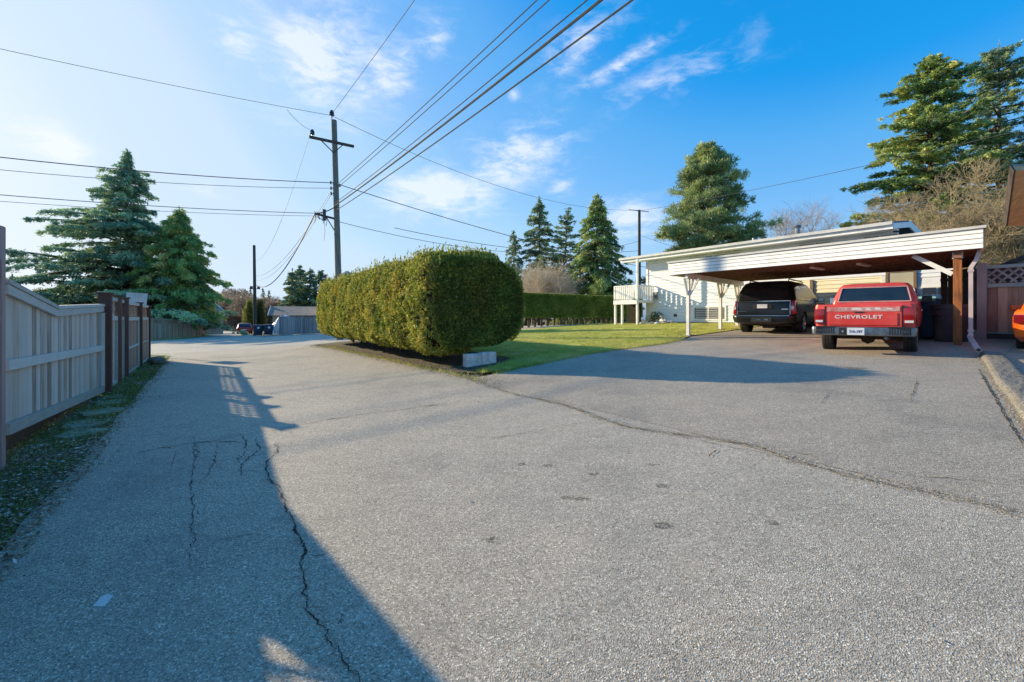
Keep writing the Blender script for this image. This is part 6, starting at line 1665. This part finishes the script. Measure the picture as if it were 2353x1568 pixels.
#STUFF
# ------------------------------------------------------------------ grass blades, litter
def inside(poly, pts):
    x, y = pts[:, 0], pts[:, 1]; ins = np.zeros(len(pts), bool); n = len(poly)
    for i in range(n):
        x0, y0 = poly[i]; x1, y1 = poly[(i + 1) % n]
        c = ((y0 > y) != (y1 > y)) & (x < (x1 - x0) * (y - y0) / (y1 - y0 + 1e-12) + x0); ins ^= c
    return ins
def blades(name, pts_uv, off, h, w, mat, seed, tilt=.45):
    r = np.random.default_rng(seed); n = len(pts_uv)
    z = gz_uv(pts_uv[:, 0], pts_uv[:, 1]) + off
    p = np.stack([pts_uv[:, 0] * HU[0] + pts_uv[:, 1] * WV[0], pts_uv[:, 0] * HU[1] + pts_uv[:, 1] * WV[1], z], 1)
    d = nrm(np.stack([r.normal(0, tilt, n), r.normal(0, tilt, n), np.ones(n)], 1)); L = r.uniform(h[0], h[1], n)
    a = r.uniform(0, 6.28, n); s = np.stack([np.cos(a), np.sin(a), np.zeros(n)], 1) * w / 2
    v = np.stack([p - s, p + s, p + d * L[:, None]], 1).reshape(-1, 3)
    tn = np.array([mnoise.noise(Vector((q_[0] * .7, q_[1] * .7, 0))) + .6 * mnoise.noise(Vector((q_[0] * 2.6, q_[1] * 2.6, 4))) for q_ in p.tolist()])
    o = np_mesh(name, v, np.arange(3 * n).reshape(n, 3), np.clip(.45 + .4 * tn + r.normal(0, .2, n), 0, 1), mat)
    o['kind'] = 'stuff'; return o
r = np.random.default_rng(77)
lp_ = [(4.7, 7.75)] + list(reversed(drive_edge))[1:] + [(14.3, 9.2), (21.4, 9.35), (21.4, 20), (7.2, 20), (6.4, 9.0), (5.6, 8.5), (4.72, 8.1)]
pts = np.stack([4.7 + 16.7 * r.random(330000) ** 1.25, 7.5 + 12.5 * r.random(330000) ** 1.6], 1); pts = pts[inside(lp_, pts)]
pts = pts[:190000]; pn = np.array([mnoise.noise(Vector((a * .8, b * .8, 7))) + .5 * mnoise.noise(Vector((a * 3.1, b * 3.1, 2))) for a, b in pts.tolist()]); pts = pts[pn > -.32]
blades('grass', pts, .022, (.02, .055), .012, 'grass_blade', 1, .9)
tf = pts[::900]; tf = np.repeat(tf, 26, 0) + np.random.default_rng(5).normal(0, .035, (len(tf) * 26, 2)); blades('grass_tuft', tf, .02, (.05, .12), .014, 'grass_blade', 6, .45)
# tufts along edges
def along(poly, n, jit, seed):
    r = np.random.default_rng(seed); a = np.array(poly); seg = np.linalg.norm(np.diff(a, axis=0), axis=1); cs = np.concatenate([[0], np.cumsum(seg)])
    t = r.random(n) * cs[-1]; return np.stack([np.interp(t, cs, a[:, 0]), np.interp(t, cs, a[:, 1])], 1) + r.normal(0, jit, (n, 2))
pts = along([p for p in lane_edge_l if p[1] < 21], 9000, .1, 2); pts[:, 0] -= .12
pts2 = np.stack([r.uniform(-1.75, -1.05, 22000), r.uniform(1, 20, 22000) ** 1.0], 1)
nv = np.array([mnoise.noise(Vector((a * 1.5, b * 1.5, 3))) for a, b in np.concatenate([pts, pts2]).tolist()])
pts = np.concatenate([pts, pts2]); pts = pts[(nv > -.25) & ((pts[:, 1] > 6) | (r.random(len(pts)) < .6))]
blades('verge_grass', pts, 0, (.02, .08), .01, 'verge_blade', 3, .7)
pts = np.concatenate([along([p for p in lane_edge_r if 7 < p[1] < 20], 2600, .06, 4), along(drive_edge, 5200, .07, 14), along([(4.6, 8.0), (5.6, 8.4), (6.4, 8.9), (7.0, 14)], 1800, .1, 15)]); blades('edge_grass', pts, 0, (.03, .1), .012, 'grass_blade', 5, .7)
def litter(name, pts_uv, mat, size, seed, off=.012):
    r = np.random.default_rng(seed); n = len(pts_uv)
    c = np.stack([pts_uv[:, 0] * HU[0] + pts_uv[:, 1] * WV[0], pts_uv[:, 0] * HU[1] + pts_uv[:, 1] * WV[1], gz_uv(pts_uv[:, 0], pts_uv[:, 1]) + off + r.random(n) * .012], 1)
    d = r.normal(0, 1, (n, 3)); d[:, 2] *= .18; L = r.uniform(size[0], size[1], n)
    d = nrm(d); up = nrm(np.stack([r.normal(0, .3, n), r.normal(0, .3, n), np.ones(n)], 1)); s = nrm(np.cross(d, up)) * (L * r.uniform(.3, .7, n))[:, None] / 2; a = d * L[:, None] / 2
    v = np.stack([c - a, c + s, c + a, c - s], 1).reshape(-1, 3)
    o = np_mesh(name, v, np.arange(4 * n).reshape(n, 4), r.random(n), mat); o['kind'] = 'stuff'; return o
pts = np.stack([-1.75 + .85 * r.random(11000), np.where(r.random(11000) < .5, r.uniform(1.0, 7, 11000), r.uniform(1.0, 18, 11000))], 1)
pts3 = along([p for p in lane_edge_l if p[1] < 18], 3500, .11, 6)
litter('leaf_litter', np.concatenate([pts, pts3]), 'dry_leaf', (.012, .05), 7, .018)
pts = along([p for p in lane_edge_r if 6.5 < p[1] < 22], 8200, .2, 8); pts2 = np.stack([r.uniform(4.4, 6.8, 2500), r.uniform(8, 19.5, 2500)], 1)
litter('hedge_litter', np.concatenate([pts, pts2]), 'dry_leaf', (.012, .045), 9, .02)
seam = [to_uv(p) for p in zz(SE[0][0], 1700, 1250, 1.0995)]
litter('seam_debris', along(seam, 5200, .05, 10), 'dry_leaf', (.006, .02), 11, .014)
litter('kerb_grit', np.concatenate([along([(12.5, 1.78), (11.9, 1.62), (8.5, 1.02), (5.8, 0.48), (4.6, .22)], 3200, .035, 31), along([(12.5, 1.6), (11.9, 1.42), (8.5, 0.83), (5.8, 0.28)], 500, .1, 32) ]), 'dry_leaf', (.006, .025), 33, .02)
litter('crack_grit', along([to_uv(p) for p in zz(CR[0][0], 600, 1500, 1.4807)], 1500, .018, 21), 'dry_leaf', (.004, .011), 22, .006)
litter('driveway_debris', np.stack([r.uniform(0, 14, 500), r.uniform(-1, 9, 500)], 1), 'dry_leaf', (.008, .03), 12, .014)

#LIGHT
# ------------------------------------------------------------------ light, sky, camera
SUN_AZ, SUN_EL = -61.0, 18.5      # degrees from +y (towards -x), elevation
sd = Vector((math.sin(R(SUN_AZ)) * math.cos(R(SUN_EL)), math.cos(R(SUN_AZ)) * math.cos(R(SUN_EL)), math.sin(R(SUN_EL))))
sl_ = bpy.data.lights.new('sun', 'SUN'); sl_.energy = 7.4; sl_.angle = R(0.5); sl_.color = (1.0, .84, .56)
so = bpy.data.objects.new('sun', sl_); so.rotation_euler = sd.to_track_quat('Z', 'Y').to_euler(); col.objects.link(so)

w = bpy.data.worlds.new('World'); scene.world = w; w.use_nodes = True
nt = w.node_tree; nt.nodes.clear()
out = nt.nodes.new('ShaderNodeOutputWorld'); bg = nt.nodes.new('ShaderNodeBackground'); bg.inputs[1].default_value = .148
sky = nt.nodes.new('ShaderNodeTexSky'); sky.sky_type = 'NISHITA'; sky.sun_disc = False
sky.sun_elevation = R(SUN_EL); sky.sun_rotation = R(SUN_AZ); sky.air_density = 1.0; sky.dust_density = 1.2; sky.ozone_density = 2.0
tc = nt.nodes.new('ShaderNodeTexCoord'); dirv = tc.outputs['Generated']
sepc = nt.nodes.new('ShaderNodeSeparateColor'); nt.links.new(sky.outputs[0], sepc.inputs[0])
cmb = nt.nodes.new('ShaderNodeCombineColor')
CURVES = ([(0, 0), (.1, .0), (.165, .012), (.2, .09), (.265, .185), (.36, .36), (.47, .43), (.52, .51), (.72, .57), (.8, .66), (1, .85)],
          [(0, .06), (.148, .18), (.254, .285), (.283, .355), (.356, .44), (.43, .57), (.517, .62), (.553, .66), (.71, .70), (.79, .76), (1, .88)],
          [(0, 0), (.24, .52), (.3, .62), (.359, .72), (.43, .79), (.524, .82), (.574, .84), (.7, .85), (.77, .87), (1, .92)])
for i_, pts_ in enumerate(CURVES):
    x_ = math_n(nt, 'DIVIDE', sepc.outputs[i_], math_n(nt, 'ADD', sepc.outputs[i_], 5.0))
    r_o = ramp(nt, x_, [(p_, (c_, c_, c_)) for p_, c_ in pts_])
    sx_ = nt.nodes.new('ShaderNodeSeparateColor'); nt.links.new(r_o, sx_.inputs[0])
    nt.links.new(math_n(nt, 'MULTIPLY', sx_.outputs[0], 1 / .12), cmb.inputs[i_])
base = cmb.outputs[0]
def dirn(px, py):
    return Vector(((px - 1176.5) / FPX, 1, (725 - py) / FPX)).normalized()
def dotn(v):
    n = nt.nodes.new('ShaderNodeVectorMath'); n.operation = 'DOT_PRODUCT'; nt.links.new(dirv, n.inputs[0]); n.inputs[1].default_value = v; return n.outputs['Value']
def blobmask(px, py, px2, py2, wdt):
    """soft streak between two sky directions"""
    a, b = dirn(px, py), dirn(px2, py2); c = (a + b).normalized(); ax = (b - a); hl = max(ax.length / 2, .01); ax = (ax - c * ax.dot(c)).normalized(); bx = c.cross(ax)
    x = math_n(nt, 'DIVIDE', dotn(ax), hl); y = math_n(nt, 'DIVIDE', dotn(bx), wdt)
    q = math_n(nt, 'ADD', math_n(nt, 'POWER', math_n(nt, 'ABSOLUTE', x), 2.0), math_n(nt, 'POWER', math_n(nt, 'ABSOLUTE', y), 2.0))
    f = math_n(nt, 'POWER', 2.718, math_n(nt, 'MULTIPLY', q, -1.1))
    return math_n(nt, 'MULTIPLY', f, math_n(nt, 'GREATER_THAN', dotn(c), 0.1))
masks = [(600, -20, 860, 270, .13, .95), (500, 20, 900, 120, .1, .6), (880, 60, 900, 250, .07, .9), (830, 425, 1180, 455, .075, .95), (1040, 420, 1320, 310, .075, .9), (860, 462, 1190, 470, .025, .9), (1240, 170, 1440, 20, .045, .85), (1310, 210, 1580, 60, .022, .95), (1380, 240, 1760, 90, .045, .6), (0, 300, 250, 380, .045, .9), (380, 420, 560, 470, .03, .5), (1250, 430, 1330, 430, .03, .7), (1340, 520, 1560, 500, .06, .8), (640, 215, 760, 260, .04, .55), (470, 85, 620, 100, .045, .9), (1040, 40, 960, 140, .05, .7), (1160, 235, 1195, 205, .015, .7)]
tot = None
for m_ in masks:
    f = math_n(nt, 'MULTIPLY', blobmask(*m_[:5]), m_[5]); tot = f if tot is None else math_n(nt, 'MAXIMUM', tot, f)
def cloudnoise(scale, rotz, sx, detail=8, rough=.62):
    mp = nt.nodes.new('ShaderNodeMapping'); mp.inputs['Rotation'].default_value = (0.0, rotz, 0); mp.inputs['Scale'].default_value = sx
    nt.links.new(dirv, mp.inputs[0]); n = nt.nodes.new('ShaderNodeTexNoise'); n.inputs['Scale'].default_value = scale; n.inputs['Detail'].default_value = detail; n.inputs['Roughness'].default_value = rough; n.inputs['Distortion'].default_value = .6
    nt.links.new(mp.outputs[0], n.inputs[0]); return n.outputs['Fac']
n1 = cloudnoise(6.5, .5, (1, 1, 2.6)); n2 = cloudnoise(19, .9, (1, 1, 2.4))
nn_ = math_n(nt, 'ADD', math_n(nt, 'MULTIPLY', n1, .58), math_n(nt, 'MULTIPLY', n2, .42))
cf = nt.nodes.new('ShaderNodeMapRange'); cf.interpolation_type = 'SMOOTHSTEP'; cf.inputs[1].default_value = .40; cf.inputs[2].default_value = .72
nt.links.new(math_n(nt, 'ADD', nn_, math_n(nt, 'MULTIPLY', math_n(nt, 'SUBTRACT', tot, .5), .22)), cf.inputs[0])
cfac = math_n(nt, 'MULTIPLY', math_n(nt, 'MULTIPLY', cf.outputs[0], tot), 1.15)
cfac = math_n(nt, 'MINIMUM', cfac, .72)
skyc = mixc(nt, cfac, base, (6.6, 6.9, 7.7))
nt.links.new(skyc, bg.inputs[0]); nt.links.new(bg.outputs[0], out.inputs[0])

cam = bpy.data.cameras.new('camera'); co_ = bpy.data.objects.new('camera', cam); col.objects.link(co_)
co_.location = (0, 0, EYE); co_.rotation_euler = (R(90), 0, 0)
cam.sensor_width = 36; cam.lens = 36 * 1000 / 2353; cam.shift_y = -(784 - 725) / 2353; cam.clip_start = .05; cam.clip_end = 3000
scene.camera = co_
scene.view_settings.view_transform = 'Standard'; scene.view_settings.look = 'None'; scene.view_settings.exposure = 0; scene.view_settings.gamma = 1
scene.render.resolution_x = 1024; scene.render.resolution_y = 682
